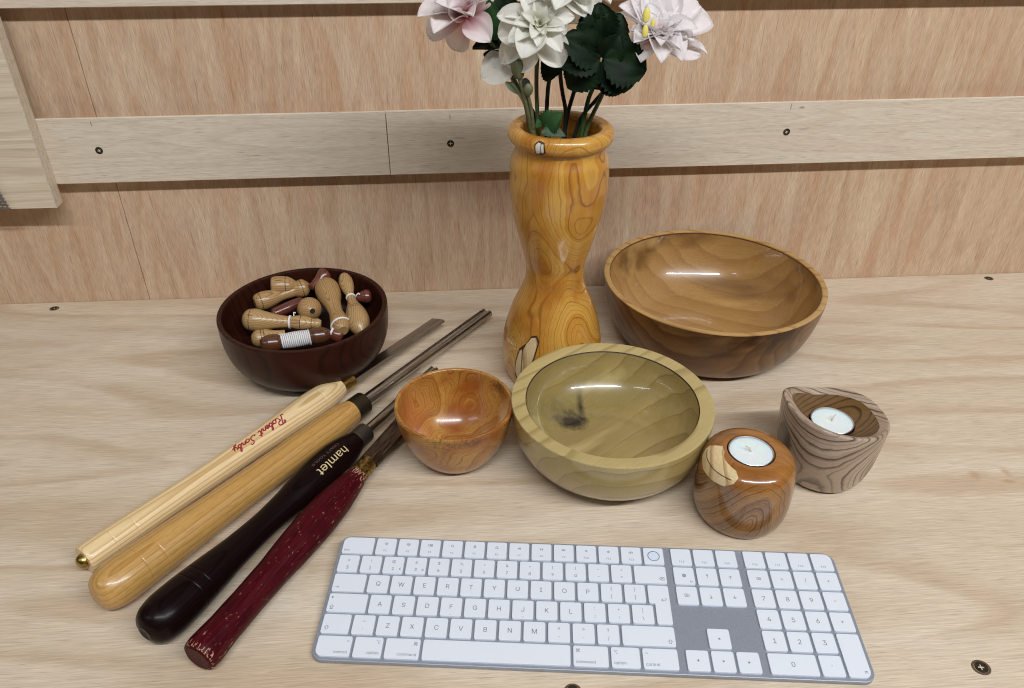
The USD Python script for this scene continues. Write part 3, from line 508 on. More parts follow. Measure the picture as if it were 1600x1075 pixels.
def extrude_x(sec, x0, x1, end=None):            # (y, z) outline along x; end(y, z) shifts the tip
    sec = np.array(sec, float); n = len(sec); V = [(x0, y, z) for y, z in sec] + [(x1+(end(y, z) if end else 0), y, z) for y, z in sec]
    Fc = []
    for k in range(n):
        k2 = (k+1) % n; Fc += [(k, k2, k2+n), (k, k2+n, k+n)]
    v2, f2 = trimesh.creation.triangulate_polygon(Polygon(sec), engine='earcut')
    tm = trimesh.Trimesh(np.vstack([V, np.c_[np.full(len(v2), x0), v2], [(x1+(end(y, z) if end else 0), y, z) for y, z in v2]]), np.vstack([Fc, f2[:, ::-1]+2*n, f2+2*n+len(v2)]))
    tm.merge_vertices(); tm.fix_normals(); return tm.vertices, tm.faces
def flat_sec(w, t, b=.5): return [(-w/2+b, -t/2), (w/2-b, -t/2), (w/2, -t/2+b), (w/2, t/2-b), (w/2-b, t/2), (-w/2+b, t/2), (-w/2, t/2-b), (-w/2, -t/2+b)]
def gouge_sec(r, w, d):
    a0 = math.asin(w/r); P = [(r*math.sin(a), r*math.cos(a)) for a in np.linspace(a0, 2*math.pi-a0, 28)]
    zb = r*math.cos(a0); fl = [(-w*math.cos(t), zb-d*math.sin(t)) for t in np.linspace(0, math.pi, 12)[1:-1]]
    return P[::-1] + [(-x, z) for x, z in fl]
def bar(r, x0, x1): return lathe([(0, x0), (r, x0), (r, x1), (0, x1)], 40, 'x')
def on_handle(v, keys, s0, dirn, phi0, lift=.05):  # bends flat lettering (x along the handle, y round it) onto the turned surface
    k = np.array(keys, float); pi = PchipInterpolator(k[:, 0], k[:, 1]); s = s0+dirn*v[:, 0]; r = np.maximum(pi(s), 3)
    rm = float(pi(s0+dirn*v[:, 0].mean())); phi = phi0 - dirn*v[:, 1]/rm; q = r+lift+v[:, 2]
    return np.c_[s, q*np.cos(phi), q*np.sin(phi)]   # phi from local y (left of the tool) to z (up)
# 1 ash scraper
k1 = [(0, 12.2), (1.2, 13.2), (20, 13.3), (60, 12.6), (120, 11.9), (170, 12.4), (215, 14.2), (250, 15.6), (268, 15.0), (282, 12.4), (291, 9.8), (293, 9.4)]
B, Fm = tool_frame((-315.4, 454.2, 14.0), (-19.0, 818.5, 14.0))
t1 = thing('turning_chisel', 'pale ash handled scraper with red script lettering and brass end knob', 'chisel', B, mat=Fm, group='turning tools laid side by side')
obj('handle', join(turned(k1, rings=((24, .35), (44, .35), (262, .3))), lathe([(0, 0), (12.2, 0)], 64, 'x')), M['ash'], t1)
obj('brass_knob', lathe([(6.6, .2), (6.6, -1), (6.1, -2.8), (4.9, -4.6), (3.1, -5.8), (0, -6.3)], 40, 'x'), M['brass'], t1)
obj('ferrule', ferrule(292.6, 310, 9.3, 9.0), M['brass'], t1)
obj('blade', extrude_x(flat_sec(13.5, 5.5), 309.8, 466, lambda y, z: -.45*(y+6.75)*1.0 - .9*(2.75-z)*0 - (.5*(z+2.75) if z > 0 else 0)), M['steel'], t1, smooth=20)
def script_text():
    # hand-drawn joined script, x advancing, x-height 2.2, capitals 5
    L = {}
    arc = lambda cx, cy, rx, ry, a0, a1, n=10: [(cx+rx*math.cos(math.radians(a)), cy+ry*math.sin(math.radians(a))) for a in np.linspace(a0, a1, n)]
    L['R'] = ([[(.9, 0), (1.5, 4.6)], arc(1.7, 3.7, 1.5, 1.25, 150, -80), [(1.9, 2.4), (2.6, .8), (3.3, 0), (3.9, .3)], arc(.9, 4.2, .9, .7, 60, 250, 8), arc(.5, .3, .5, .4, 0, -180, 6)], 3.7)
    L['o'] = ([arc(.8, 1.1, .75, 1.1, 60, 420, 14), [(1.2, 2.0), (2.0, 1.9)]], 1.75)
    L['b'] = ([[(0, .6), (.9, 2.6), (1.1, 4.4), (.7, 4.6), (.5, 3.6), (.4, 1.0), (.8, 0), (1.4, .3), (1.6, 1.4), (1.2, 2.0), (2.0, 1.9)]], 1.8)
    L['e'] = ([[(0, .7), (.9, 1.2), (1.2, 1.8), (.8, 2.2), (.35, 1.5), (.4, .4), (.9, 0), (1.6, .6)]], 1.5)
    L['r'] = ([[(0, .6), (.5, 2.3), (.8, 1.9), (1.3, 1.9), (1.2, .6), (1.5, 0), (2.0, .6)]], 1.8)
    L['t'] = ([[(0, .6), (.8, 2.6), (1.0, 3.9), (.8, 1.0), (1.1, 0), (1.7, .5)], [(.2, 2.7), (1.7, 3.0)]], 1.7)
    L['S'] = ([[(2.9, 4.1), (2.3, 4.8), (1.5, 4.5), (1.3, 3.6), (2.0, 2.6), (2.3, 1.4), (1.7, .3), (.8, 0), (.1, .5), (.4, 1.1)]], 2.9)
    L['y'] = ([[(0, 1.6), (.4, 2.2), (.5, .9), (.9, .1), (1.4, .6), (1.6, 2.2)], [(1.6, 2.2), (1.5, .2), (1.2, -1.6), (.5, -2.0), (.3, -1.2), (1.2, -.3), (2.3, .5)]], 2.0)
    out, x = [], 0
    for ch in 'Robert Sorby':
        if ch == ' ': x += 1.6; continue
        s, w = L[ch]; out += [[(p[0]+x+.28*p[1], p[1]) for p in q] for q in s]; x += w
    return out, x
ls, wd = script_text()
v, f = strokes([[(x*2.55, y*1.75) for x, y in l] for l in ls], 1.25); v, f = dense(v, f, 3)
# 'Robert' starts near the ferrule, reads towards the butt
obj('lettering', (on_handle(v, k1, 214, -1, math.radians(92), .03), f), M['red_print'], t1, smooth=False, label='red script lettering on the ash handle')
# 2 beech gouge
k2 = [(0, 8), (1.5, 12), (6, 16), (14, 18.4), (24, 19.2), (45, 18.6), (90, 17.2), (150, 15.6), (200, 15.2), (240, 15.2), (265, 14.8), (280, 13.6), (285.3, 12.6)]
B, Fm = tool_frame((-288.8, 410.4, 19.2), (40.2, 832.8, 13.0))
t2 = thing('turning_chisel', 'golden beech handled bowl gouge with dark ferrule and long fluted shaft', 'chisel', B, mat=Fm, group='turning tools laid side by side')
obj('handle', join(turned(k2, rings=((38, .4), (54, .4))), lathe([(0, .6), (5, .3), (8, 0)], 64, 'x')), M['beech'], t2)
obj('ferrule', ferrule(285, 303.5, 12.7, 12.2), M['bronze'], t2)
obj('shaft', bar(6.9, 303, 336), M['steel'], t2)
obj('fluted_blade', extrude_x(gouge_sec(6.9, 4.2, 4.6), 336, 534, lambda y, z: -.35*(z+6.9)), M['steel'], t2, smooth=40)
# 3 dark gouge
k3 = [(0, 6), (1, 9.5), (5, 14.6), (12, 17.6), (22, 18.8), (36, 18.4), (60, 16.4), (95, 13.0), (125, 11.8), (150, 12.9), (178, 16.0), (200, 17.4), (218, 17.0), (236, 14.6), (248, 11.6), (252, 10.4)]
B, Fm = tool_frame((-241.2, 375.1, 18.8), (-21.2, 718, 15.0))
t3 = thing('turning_chisel', 'dark rosewood handled gouge with pale hamlet lettering', 'chisel', B, mat=Fm, group='turning tools laid side by side')
obj('handle', join(turned(k3, rings=((44, .35), (54, .35))), lathe([(0, 1.2), (6, 0)], 64, 'x')), M['rosewood'], t3)
obj('ferrule', ferrule(251.6, 268.5, 10.6, 10.3), M['gunmetal'], t3)
obj('shaft', bar(4.9, 268, 300), M['steel'], t3)
obj('fluted_blade', extrude_x(gouge_sec(4.9, 3.0, 3.2), 300, 397, lambda y, z: -.35*(z+4.9)), M['steel'], t3, smooth=40)
v, f = glyphs('hamlet', 7.8); w = np.ptp(v[:, 0]); v, f = dense(v*[40/w, 1, 1], f, 3)
obj('lettering', (on_handle(v, k3, 229, -1, math.radians(114), .03), f), M['gold_print'], t3, smooth=False, label='pale lettering reading hamlet')
v, f = glyphs('CRAFT TOOLS', 2.7); w = np.ptp(v[:, 0]); v, f = dense((v-[0, 7.4, 0])*[37/w, 1, 1], f, 3)
obj('lettering', (on_handle(v, k3, 227, -1, math.radians(114), .03), f), M['dim_print'], t3, smooth=False, label='dim small lettering reading craft tools')
# 4 worn red chisel
k4 = [(0, 10.5), (1.2, 13), (8, 14.2), (20, 13.6), (50, 12.9), (85, 13.6), (120, 15.6), (150, 16.2), (175, 14.8), (195, 12.2), (206, 10.6), (210, 9.8)]
B, Fm = tool_frame((-198.6, 354.3, 14.4), (-69.4, 594.7, 15.5))
t4 = thing('turning_chisel', 'worn dark red painted chisel with chipped handle, nearest the keyboard', 'chisel', B, mat=Fm, group='turning tools laid side by side')
hv, hf = turned(k4, 160, 72)
nz = meshkit.fbm(hv/np.array([14, 5, 5])+7, 3, 5)-.5; rad = np.hypot(hv[:, 1], hv[:, 2])[:, None]; hv[:, 1:] *= 1+(nz[:, None]*.9)/np.maximum(rad, 3)
ev, ef = lathe([(0, .4), (6, .2), (10.5, 0)], 72, 'x')
obj('handle', join((hv, hf), (ev, ef)), M['red_paint'], t4)
obj('ferrule', ferrule(209.6, 229.5, 9.4, 8.8), M['old_brass'], t4)
obj('blade', extrude_x(flat_sec(19, 5.5), 229.2, 330, lambda y, z: -.5*(y+9.5)), M['steel_dark'], t4, smooth=20)

# ------------------------------------------------------------------ turned spindles in the dark bowl
def spindle(label, a, b, keys, mat, grooves=(), string=None, hole=None, wound=None, dot=None):
    """a, b: ((px, py), height) of the two ends; keys: (share of length, radius)."""
    A_, B_ = (a, b) if isinstance(a, np.ndarray) else (on(*a[0], a[1]), on(*b[0], b[1])); L = np.linalg.norm(B_-A_); Bo, Fm = tool_frame(A_, B_)
    t = thing('turned_spindle', label, 'spindle', Bo, mat=Fm, group='turned spindles heaped in the dark bowl')
    ks = [(s*L, r) for s, r in keys]; body = turned(ks, 60, 36)
    cap = [lathe([(0, ks[0][0]), (ks[0][1], ks[0][0])], 36, 'x'), lathe([(ks[-1][1], ks[-1][0]), (0, ks[-1][0])], 36, 'x')]
    obj('body', join(body, *cap), mat, t)
    pi = PchipInterpolator([k[0] for k in ks], [k[1] for k in ks])
    for g in grooves:
        s = g*L; obj('groove_line', lathe([(pi(s-.5)-.2, s-.5), (pi(s)+.06, s-.3), (pi(s)+.06, s+.3), (pi(s+.5)-.2, s+.5)], 36, 'x'), M['burnt'], t)
    if string is not None:
        s = string*L; r = float(pi(s))+.6; th = np.linspace(0, 4*math.pi, 40)
        loop = [(s-1+2*q/(4*math.pi), r*math.cos(q), r*math.sin(q)) for q in th]
        tail = [(s+1, r, 0), (s+2.5, r+1.5, 4), (s+2, r+4, 6), (s+4, r+5, 5)]
        obj('string', join(tube(loop, .75, 6, False), tube(tail, .7, 6)), M['string'], t)
    if hole:
        end = ks[-1][0] if hole > 0 else ks[0][0]; sg = 1 if hole > 0 else -1
        obj('bore', lathe([(0, end+sg*.08), (abs(hole), end+sg*.08)][::sg], 24, 'x'), M['hole'], t, smooth=False)
    if wound:
        s0, s1 = wound[0]*L, wound[1]*L; n = 15; P = []
        for q in np.linspace(0, n*2*math.pi, n*16):
            s = s0+(s1-s0)*q/(n*2*math.pi); r = float(pi(s))+.8+.8*math.sin(math.pi*(s-s0)/(s1-s0)); P.append((s, r*math.cos(q), r*math.sin(q)))
        sl = 5*math.sin(1)
        obj('string', tube(P, 1.0, 6, False), M['string'], t, smooth=40)
KD = np.array([.40, -.86, .30])
ball = [(0, 2.5), (.06, 6), (.2, 10.5), (.42, 13), (.62, 12.4), (.82, 9), (.95, 4.8), (1, 2.6)]
spindle('short pale oak spindle end at the back left of the dark bowl', ((424, 447), 70), ((463, 446), 68), [(0, 9), (.05, 10.6), (.35, 11.6), (.62, 11.0), (1, 5.2)], M['oak'], (.58,))
spindle('waisted oak spindle lying diagonally across the left of the heap', ((398, 474), 60), ((485.5, 446), 64), [(0, 7), (.04, 9.6), (.16, 11), (.3, 9.6), (.5, 6.8), (.66, 7), (.8, 10.5), (.86, 10.8), (.95, 6.5), (1, 1.6)], M['oak'], (.1, .82), hole=None)
spindle('oak spindle with rounded wide end nearest the left rim and string round its neck', ((380, 499), 57), ((502, 506), 50), [(0, 6), (.03, 10), (.09, 12.6), (.15, 13), (.3, 10.4), (.5, 7.2), (.6, 6.6), (.66, 7.6), (.74, 8.4), (.84, 7.2), (.9, 5.6), (.95, 6), (1, 4)], M['oak_pale'], (.1, .74, .88), string=.6)
spindle('round oak knob with black bore hole facing out of the heap', on(484, 483, 57)-KD*13, on(484, 483, 57)+KD*13, [(s, r*1.06) for s, r in ball], M['oak'], (), hole=3.1)
spindle('largest oak spindle, thick end up, standing in the middle of the heap', ((508, 444), 66), ((536, 517), 54), [(0, 9), (.04, 12.5), (.14, 14.6), (.25, 14), (.45, 9.6), (.62, 8.2), (.76, 9.8), (.86, 11.4), (.95, 9), (1, 6)], M['oak'], (), string=.9)
spindle('oak spindle with small round head and white string round its neck', ((537, 430), 72), ((566, 521), 52), [(0, 4), (.04, 6.6), (.14, 8.6), (.24, 7.6), (.36, 4.6), (.42, 4.4), (.52, 6.6), (.66, 11.4), (.78, 13), (.9, 11), (.97, 6.5), (1, 3.6)], M['oak_pale'], (.63, .66), string=.4, hole=2.2)
spindle('small reddish knob with dark ring beside the right rim', ((553, 466), 60), ((580.5, 462), 61), [(0, 4), (.3, 5.6), (.55, 7.6), (.7, 8.4), (.88, 7.6), (1, 4.2)], M['red_turned'], (.62,), hole=1.8)
spindle('dark red cone leaning against the back rim', ((486, 449), 68), ((509, 428), 74), [(0, 4), (.5, 6), (.85, 8.8), (.95, 9), (1, 8)], M['red_turned'])
spindle('dark red rod half hidden under the oak spindles', ((426, 491), 50), ((473, 470), 53), [(0, 4.5), (.06, 6), (.5, 6.6), (.9, 6), (1, 4.6)], M['red_turned'])
spindle('pale grooved oak end tucked under the string wound spindle', ((393, 531), 42), ((446, 522), 42), [(0, 4), (.05, 7), (.2, 10), (.4, 9.8), (.7, 6.6), (1, 5)], M['oak_pale'], (.3, .38))
spindle('dark brown spool wound with white string at the front of the bowl', ((407, 539), 50), ((518, 521), 50), [(0, 5), (.04, 8), (.13, 10), (.24, 9.4), (.29, 7), (.32, 6.6), (.66, 6.6), (.70, 8), (.78, 9.6), (.88, 9), (.96, 6), (1, 3.5)], M['brown_turned'], (.73,), wound=(.29, .70))
spindle('red brown spindle end with bore hole beside the string wound spool', ((516, 518), 50), ((536, 527), 44), [(0, 5), (.2, 7.6), (.6, 8.2), (.92, 6.6), (1, 4.6)], M['red_turned'], string=.15, hole=2.4)

# ------------------------------------------------------------------ keyboard
KX, KY, KT = -106.13, 469.42, math.radians(-6.7083)
kb = thing('keyboard', 'slim aluminium keyboard with white keys and number pad on the bench', 'keyboard', (KX, KY, 0), KT)
PU, PV, KM, GAP = 18.9, 18.7, 3.0, 2.15
ztop = lambda y: 7.45-(-y-57)/115*6.5
def tilt(v, h0=0):
    v = np.array(v, float); v[:, 2] = v[:, 2]+ztop(v[:, 1]); return v
KW, KH = 418.6, 115.2
pv, pf = slab([(0, -KH), (KW, -KH), (KW, 0), (0, 0)], 9, -4.0, 0, .5, 10, .6)
top = pv[:, 2] > -3.5; pv2 = pv.copy(); pv2[:, 2] = np.where(top, pv[:, 2]+ztop(pv[:, 1]), np.where(pv[:, 2] < -3.9, 0.35, .9)); 
obj('aluminium_case', (pv2, pf), M['alu'], kb, smooth=30)
def kpos(u, r, w=1, h=1):
    x0 = KM+u*PU; y0 = -(2.4+r*PV); return x0, x0+w*PU-GAP, y0-h*PV+GAP-.1, y0
def key(u, r, w=1, h=1, legend=(), big=None):
    x0, x1, y0, y1 = kpos(u, r, w, h); rad = [1.5]*4
    if big is not None: rad[big] = 5.5
    v, f = slab([(x0, y0), (x1, y0), (x1, y1), (x0, y1)], rad, -.3, 1.5, .22, 4 if big is None else 7)
    k = obj('key', (tilt(v), f), M['key'], kb, smooth=25)
    put_legend(k, legend, x0, x1, y0, y1); return k
def put_legend(k, legend, x0, x1, y0, y1):
    ms = []
    for item in legend:
        t, h, fx, fy = item[:4]
        if isinstance(t, str): v, f = glyphs(t, h)
        else: v, f = strokes([[(a*h, b*h) for a, b in l] for l in t], item[4] if len(item) > 4 else .32)
        lo, hi = v.min(0), v.max(0)
        ax = {'l': lo[0], 'r': hi[0]}.get(fx[0], (lo[0]+hi[0])/2) if isinstance(fx, str) else (lo[0]+hi[0])/2
        px = x0+2 if fx == 'l' else x1-2 if fx == 'r' else x0+fx*(x1-x0)
        py = y0+fy*(y1-y0); base = (lo[1]+hi[1])/2
        v = v-[ax, base, lo[2]]+[px, py, 0]; v[:, 2] = np.where(v[:, 2] > .01, 1.55, 1.48); ms.append((tilt(v), f))
    if ms: obj('legend', join(*ms), M['ink'], k, smooth=False)
circ = lambda cx, cy, r, n=12: [(cx+r*math.cos(a), cy+r*math.sin(a)) for a in np.linspace(0, 2*math.pi, n+1)]
sun = lambda r: [circ(0, 0, .35)] + [[(.6*math.cos(a), .6*math.sin(a)), (r*math.cos(a), r*math.sin(a))] for a in np.linspace(0, 2*math.pi, 9)[:-1]]
tri = lambda x, d: [(x, .5), (x+d*.7, 0), (x, -.5), (x, .5)]
spk = [(-.7, .25), (-.35, .25), (.1, .6), (.1, -.6), (-.35, -.25), (-.7, -.25), (-.7, .25)]
icons = [sun(.8), sun(1.05), [[(-1, .6), (-.2, .6), (-.2, -.6), (-1, -.6), (-1, .6)], [(.1, .6), (.9, .6), (.9, .1), (.1, .1), (.1, .6)], [(.1, -.2), (.9, -.2), (.9, -.6), (.1, -.6), (.1, -.2)]],
         [circ(-.15, .15, .55), [(.25, -.25), (.75, -.75)]], [[(-.25, .8), (.25, .8), (.25, -.1), (-.25, -.1), (-.25, .8)], [(-.55, 0), (-.4, -.4), (0, -.55), (.4, -.4), (.55, 0)], [(0, -.55), (0, -.95)]],
         [[(.3, .7), (-.2, .6), (-.6, .1), (-.5, -.5), (0, -.8), (.6, -.6), (.8, -.2), (.3, -.2), (.05, .2), (.3, .7)]],
         [tri(0, -1), tri(.8, -1)], [tri(-.6, 1), [(.4, .5), (.4, -.5)], [(.75, .5), (.75, -.5)]], [tri(-.7, 1), tri(.1, 1)],
         [spk], [spk, [(.4, .3), (.6, 0), (.4, -.3)]], [spk, [(.4, .3), (.6, 0), (.4, -.3)], [(.75, .6), (1.1, 0), (.75, -.6)]]]
key(0, 0, 1.5, 1, [('esc', 2.1, 'l', .2)], big=3)
for i in range(12): key(1.5+i, 0, 1, 1, [(icons[i], 1.75, .5, .66, .34), (f'F{i+1}', 1.7, .5, .24)])
tk = key(13.5, 0)
x0, x1, y0, y1 = kpos(13.5, 0); cx, cyk = (x0+x1)/2, (y0+y1)/2
v, f = lathe([(5.1, 1.4), (5.1, 1.65), (4.5, 1.65), (4.4, 1.4)], 40); obj('sensor_ring', (tilt(v+[cx, cyk, 0]), f), M['ring'], tk)
v, f = lathe([(4.4, 1.4), (4.35, 1.54), (0, 1.54)], 40); obj('sensor_pad', (tilt(v+[cx, cyk, 0]), f), M['sensor'], tk)
for i, (a, b) in enumerate(zip('±!@£$%^&*()_+', '§1234567890-=')):
    key(i, 1, 1, 1, [(a, 2.6 if a not in '_' else 2.6, .5, .7), (b, 2.9, .5, .28)] + ([('€', 2.2, .85, .28)] if b == '2' else [('#', 2.2, .85, .28)] if b == '3' else []))
key(13, 1, 1.5, 1, [('⌫', 3.0, 'r', .28)])
key(0, 2, 1.5, 1, [('⇥', 3.0, 'l', .24)])
for i, c in enumerate('QWERTYUIOP'): key(1.5+i, 2, 1, 1, [(c, 3.9, .5, .5)])
key(11.5, 2, 1, 1, [('{', 2.9, .5, .72), ('[', 2.9, .5, .28)]); key(12.5, 2, 1, 1, [('}', 2.9, .5, .72), (']', 2.9, .5, .28)])
# the return key spans two rows
x0, x1, ya, yb = kpos(13.5, 2); X0 = kpos(13.75, 3)[0]; yc = kpos(13.5, 3)[2]
v, f = slab([(X0, yc), (x1, yc), (x1, yb), (x0, yb), (x0, ya), (X0, ya)], [1.5, 1.5, 1.5, 1.5, 1.5, .6], -.3, 1.5, .22, 4)
rk = obj('key', (tilt(v), f), M['key'], kb, smooth=25); put_legend(rk, [('↩', 3.2, .72, .2)], x0, x1, ya, yb)
key(0, 3, 1.75, 1, [('⇪', 3.2, 'l', .25), ('•', 3.4, 'l', .78)])
for i, c in enumerate('ASDFGHJKL'): key(1.75+i, 3, 1, 1, [(c, 3.9, .5, .5)] + ([([[(-1, 0), (1, 0)]], .9, .5, .1, .2)] if c in 'FJ' else []))
for i, (a, b) in enumerate(((':', ';'), ('"', "'"), ('|', '\\'))): key(10.75+i, 3, 1, 1, [(a, 2.9, .5, .7), (b, 2.9, .5, .28)])
key(0, 4, 1.25, 1, [('⇧', 3.4, 'l', .3)])
key(1.25, 4, 1, 1, [('~', 2.8, .5, .68), ('`', 2.8, .5, .3)])
for i, c in enumerate('ZXCVBNM'): key(2.25+i, 4, 1, 1, [(c, 3.9, .5, .5)])
for i, (a, b) in enumerate((('<', ','), ('>', '.'), ('?', '/'))): key(9.25+i, 4, 1, 1, [(a, 2.9, .5, .7), (b, 2.9, .5, .28)])
key(12.25, 4, 2.25, 1, [('⇧', 3.4, 'r', .25)])
key(0, 5, 1.5, 1, [('⌃', 2.6, 'r', .76), ('control', 2.3, 'r', .22)], big=0)
key(1.5, 5, 1.25, 1, [('⌥', 2.6, 'r', .76), ('option', 2.3, 'r', .22)])
key(2.75, 5, 1.5, 1, [('⌘', 2.8, 'r', .76), ('command', 2.3, 'r', .22)])
key(4.25, 5, 6)
key(10.25, 5, 1.5, 1, [('⌘', 2.8, 'l', .76), ('command', 2.3, 'l', .22)])
key(11.75, 5, 1.25, 1, [('⌥', 2.6, 'l', .76), ('option', 2.3, 'l', .22)])
key(13, 5, 1.5, 1, [('⌃', 2.6, 'l', .76), ('control', 2.3, 'l', .22)])
N1, N2 = 14.5+.22, 17.5+.44
for i in range(3): key(N1+i, 0, 1, 1, [(f'F{13+i}', 1.7, .5, .22)])
for i in range(4): key(N2+i, 0, 1, 1, [(f'F{16+i}', 1.7, .5, .22)], big=2 if i == 3 else None)
globe = [circ(0, 0, 1, 18), [(-1, 0), (1, 0)], [(0, 1), (0, -1)], [(0, 1), (-.5, .5), (-.5, -.5), (0, -1)], [(0, 1), (.5, .5), (.5, -.5), (0, -1)]]
up1 = [[(0, -1), (0, 1)], [(-.6, .4), (0, 1), (.6, .4)], [(-.6, 1.3), (.6, 1.3)]]; dn1 = [[(x, -y) for x, y in l] for l in up1]
key(N1, 1, 1, 1, [(globe, 1.5, .5, .52, .34), ('fn', 1.9, 'r', .18)])
key(N1+1, 1, 1, 1, [(up1, 1.35, .5, .52, .34)]); key(N1+2, 1, 1, 1, [('↑', 3.2, .5, .5)])
key(N1, 2, 1, 1, [('⌦', 3.0, .5, .5)]); key(N1+1, 2, 1, 1, [(dn1, 1.35, .5, .48, .34)]); key(N1+2, 2, 1, 1, [('↓', 3.2, .5, .5)])
tr = {'u': [[(-.6, -.4), (0, .5), (.6, -.4), (-.6, -.4)]], 'd': [[(-.6, .4), (0, -.5), (.6, .4), (-.6, .4)]], 'l': [[(.4, .6), (-.5, 0), (.4, -.6), (.4, .6)]], 'r': [[(-.4, .6), (.5, 0), (-.4, -.6), (-.4, .6)]]}
key(N1+1, 4, 1, 1, [(tr['u'], 1.0, .5, .5, .6)])
for i, d in enumerate('ldr'): key(N1+i, 5, 1, 1, [(tr[d], 1.0, .5, .5, .6)])
clr = [[(-.9, .6), (.9, .6), (.9, -.6), (-.9, -.6), (-.9, .6)], [(-.35, .35), (.35, -.35)], [(-.35, -.35), (.35, .35)]]
for i, c in enumerate([clr, '=', '/', '*']): key(N2+i, 1, 1, 1, [(c, 3.2 if isinstance(c, str) else 1.7, .5, .5, .32)])
for r, row in ((2, '789−'), (3, '456+')):
    for i, c in enumerate(row): key(N2+i, r, 1, 1, [(c, 3.9 if c.isdigit() else 3.2, .5, .5)])
for i, c in enumerate('123'): key(N2+i, 4, 1, 1, [(c, 3.9, .5, .5)])
key(N2, 5, 2, 1, [('0', 3.9, .5, .5)]); key(N2+2, 5, 1, 1, [('.', 3.6, .5, .5)])
ent = [[(-.9, -.6), (0, .5), (.9, -.6)], [(-.9, .8), (.9, .8)]]
key(N2+3, 4, 1, 2, [(ent, 1.3, 'r', .12, .34)], big=1)

# ------------------------------------------------------------------ flowers
rng = random.Random(5)
def sheet(B, T, w, N, cup=.2, curl=.15, shape=(1.25, .55), nu=16, nv=7, serr=0, fold=0, thick=.35, wob=.0, seed=0, ridge=0):
    """A petal or leaf from B to T: w wide, cupped across, curled along, with a real thickness."""
    B, T, N = (np.array(q, float) for q in (B, T, N)); d = T-B; L = np.linalg.norm(d); d /= L; N = N-d*(N@d); N /= np.linalg.norm(N); S_ = np.cross(d, N)
    rg = np.random.RandomState(seed); ph = rg.rand(3)*6
    u = np.linspace(0, 1, nu+1); a, b = shape
    hw = w/2*(np.sin(math.pi*np.clip(u, 0, 1)**a)**b); hw = np.maximum(hw, .08*w*(1-u)); hw[-1] = .03*w
    G = np.zeros((nu+1, 2*nv+1, 3))
    for i, q in enumerate(u):
        for j, s in enumerate(np.linspace(-1, 1, 2*nv+1)):
            x = s*hw[i]
            if serr and abs(s) > .8: x *= 1+serr*(1.4, .1, -1.1)[i % 3]*(1 if abs(s) == 1 else .4)
            h = cup*(s*s)*hw[i]*1.6 + fold*abs(s)*hw[i] + curl*L*math.sin(math.pi*q*.85) - curl*.9*L*q*q + wob*w*math.sin(5*q+ph[0])*s + wob*.6*w*math.sin(7*s+ph[1]+3*q) + ridge*w*math.cos(4.5*math.pi*s)*math.sin(math.pi*q)
            G[i, j] = B+d*(L*q)+S_*x+N*h
    nI, nJ = G.shape[:2]
    du = np.gradient(G, axis=0); dv = np.gradient(G, axis=1); nn = np.cross(du, dv); ln = np.linalg.norm(nn, axis=2, keepdims=True); nn = nn/np.maximum(ln, 1e-9)
    V = np.vstack([(G+nn*thick/2).reshape(-1, 3), (G-nn*thick/2).reshape(-1, 3)]); o = nI*nJ; Fc = []
    for i in range(nI-1):
        for j in range(nJ-1):
            k = i*nJ+j; Fc += [(k, k+nJ, k+nJ+1), (k, k+nJ+1, k+1), (o+k, o+k+nJ+1, o+k+nJ), (o+k, o+k+1, o+k+nJ+1)]
    edge = [i*nJ for i in range(nI)] + [(nI-1)*nJ+j for j in range(1, nJ)] + [i*nJ+nJ-1 for i in range(nI-2, -1, -1)] + [j for j in range(nJ-2, 0, -1)]
    for k in range(len(edge)):
        a_, b_ = edge[k], edge[(k+1) % len(edge)]; Fc += [(a_, b_, b_+o), (a_, b_+o, a_+o)]
    return V, np.array(Fc)
def flower(name, label, c, stem, petals, mat, stem_mat='stem', group=None, leaves=(), heart=None):
    """petals: (base px | None, tip (px, py, Y), width, facing, cup, curl)."""
    C0 = at(*c); t = thing(name, label, 'flower', C0, group=group)
    P = [at(*s)-C0 if len(s) == 3 and s[2] > 400 else np.array(s)-C0 for s in stem]
    obj('stem', tube(P, 2.0, 8), M[stem_mat], t)
    for i, p in enumerate(petals):
        b, tip, w, nrm, cup, curl = p[:6]; Bp = np.zeros(3) if b is None else at(*b)-C0; Tp = at(*tip)-C0
        Bp = Bp + (Tp-Bp)/np.linalg.norm(Tp-Bp)*1.5
        obj('petal', sheet(Bp, Tp, w, nrm, cup, curl, (1.12, .58), wob=.04, seed=i, ridge=.012), M[mat], t, smooth=True)
    if heart:                                     # the crowded inner petals: (axis, count, longest, shortest, widest opening in degrees, seed)
        ax, cnt, l0, l1, op, sd = heart; ax = np.array(ax, float)/np.linalg.norm(ax); rg = random.Random(sd)
        e1 = np.cross(ax, [.2, .3, .9]); e1 /= np.linalg.norm(e1); e2 = np.cross(ax, e1)
        for k in range(cnt):
            f_ = k/(cnt-1); az = k*2.39996+rg.uniform(-.2, .2); th = math.radians(op*(1-f_)**.8+6+rg.uniform(-6, 6)); L_ = (l0+(l1-l0)*f_)*rg.uniform(.9, 1.1)
            rad = e1*math.cos(az)+e2*math.sin(az); d_ = ax*math.cos(th)+rad*math.sin(th); nn = ax*math.sin(th)-rad*math.cos(th)
            b_ = rad*2.0+ax*1.5
            obj('petal', sheet(b_, b_+d_*L_, L_*rg.uniform(.5, .62), nn, .42, .14, (1.12, .52), 12, 5, wob=.05, seed=100+k, ridge=.012), M[mat], t, smooth=True)
    for b, tip, w, nrm, m, serr in leaves:
        obj('leaf', sheet(at(*b)-C0, at(*tip)-C0, w, nrm, .1, .1, (.7, .7), 16, 4, serr, .12, .4, .03, 7), M[m], t, smooth=50)
    return t, C0
CAMV = np.array([-.1, -.85, .45]); UPV = np.array([0, -.3, 1.0])
base = (VX, VY, 215.)
deep = lambda dx, dy: (VX+dx, VY+dy, 200.)
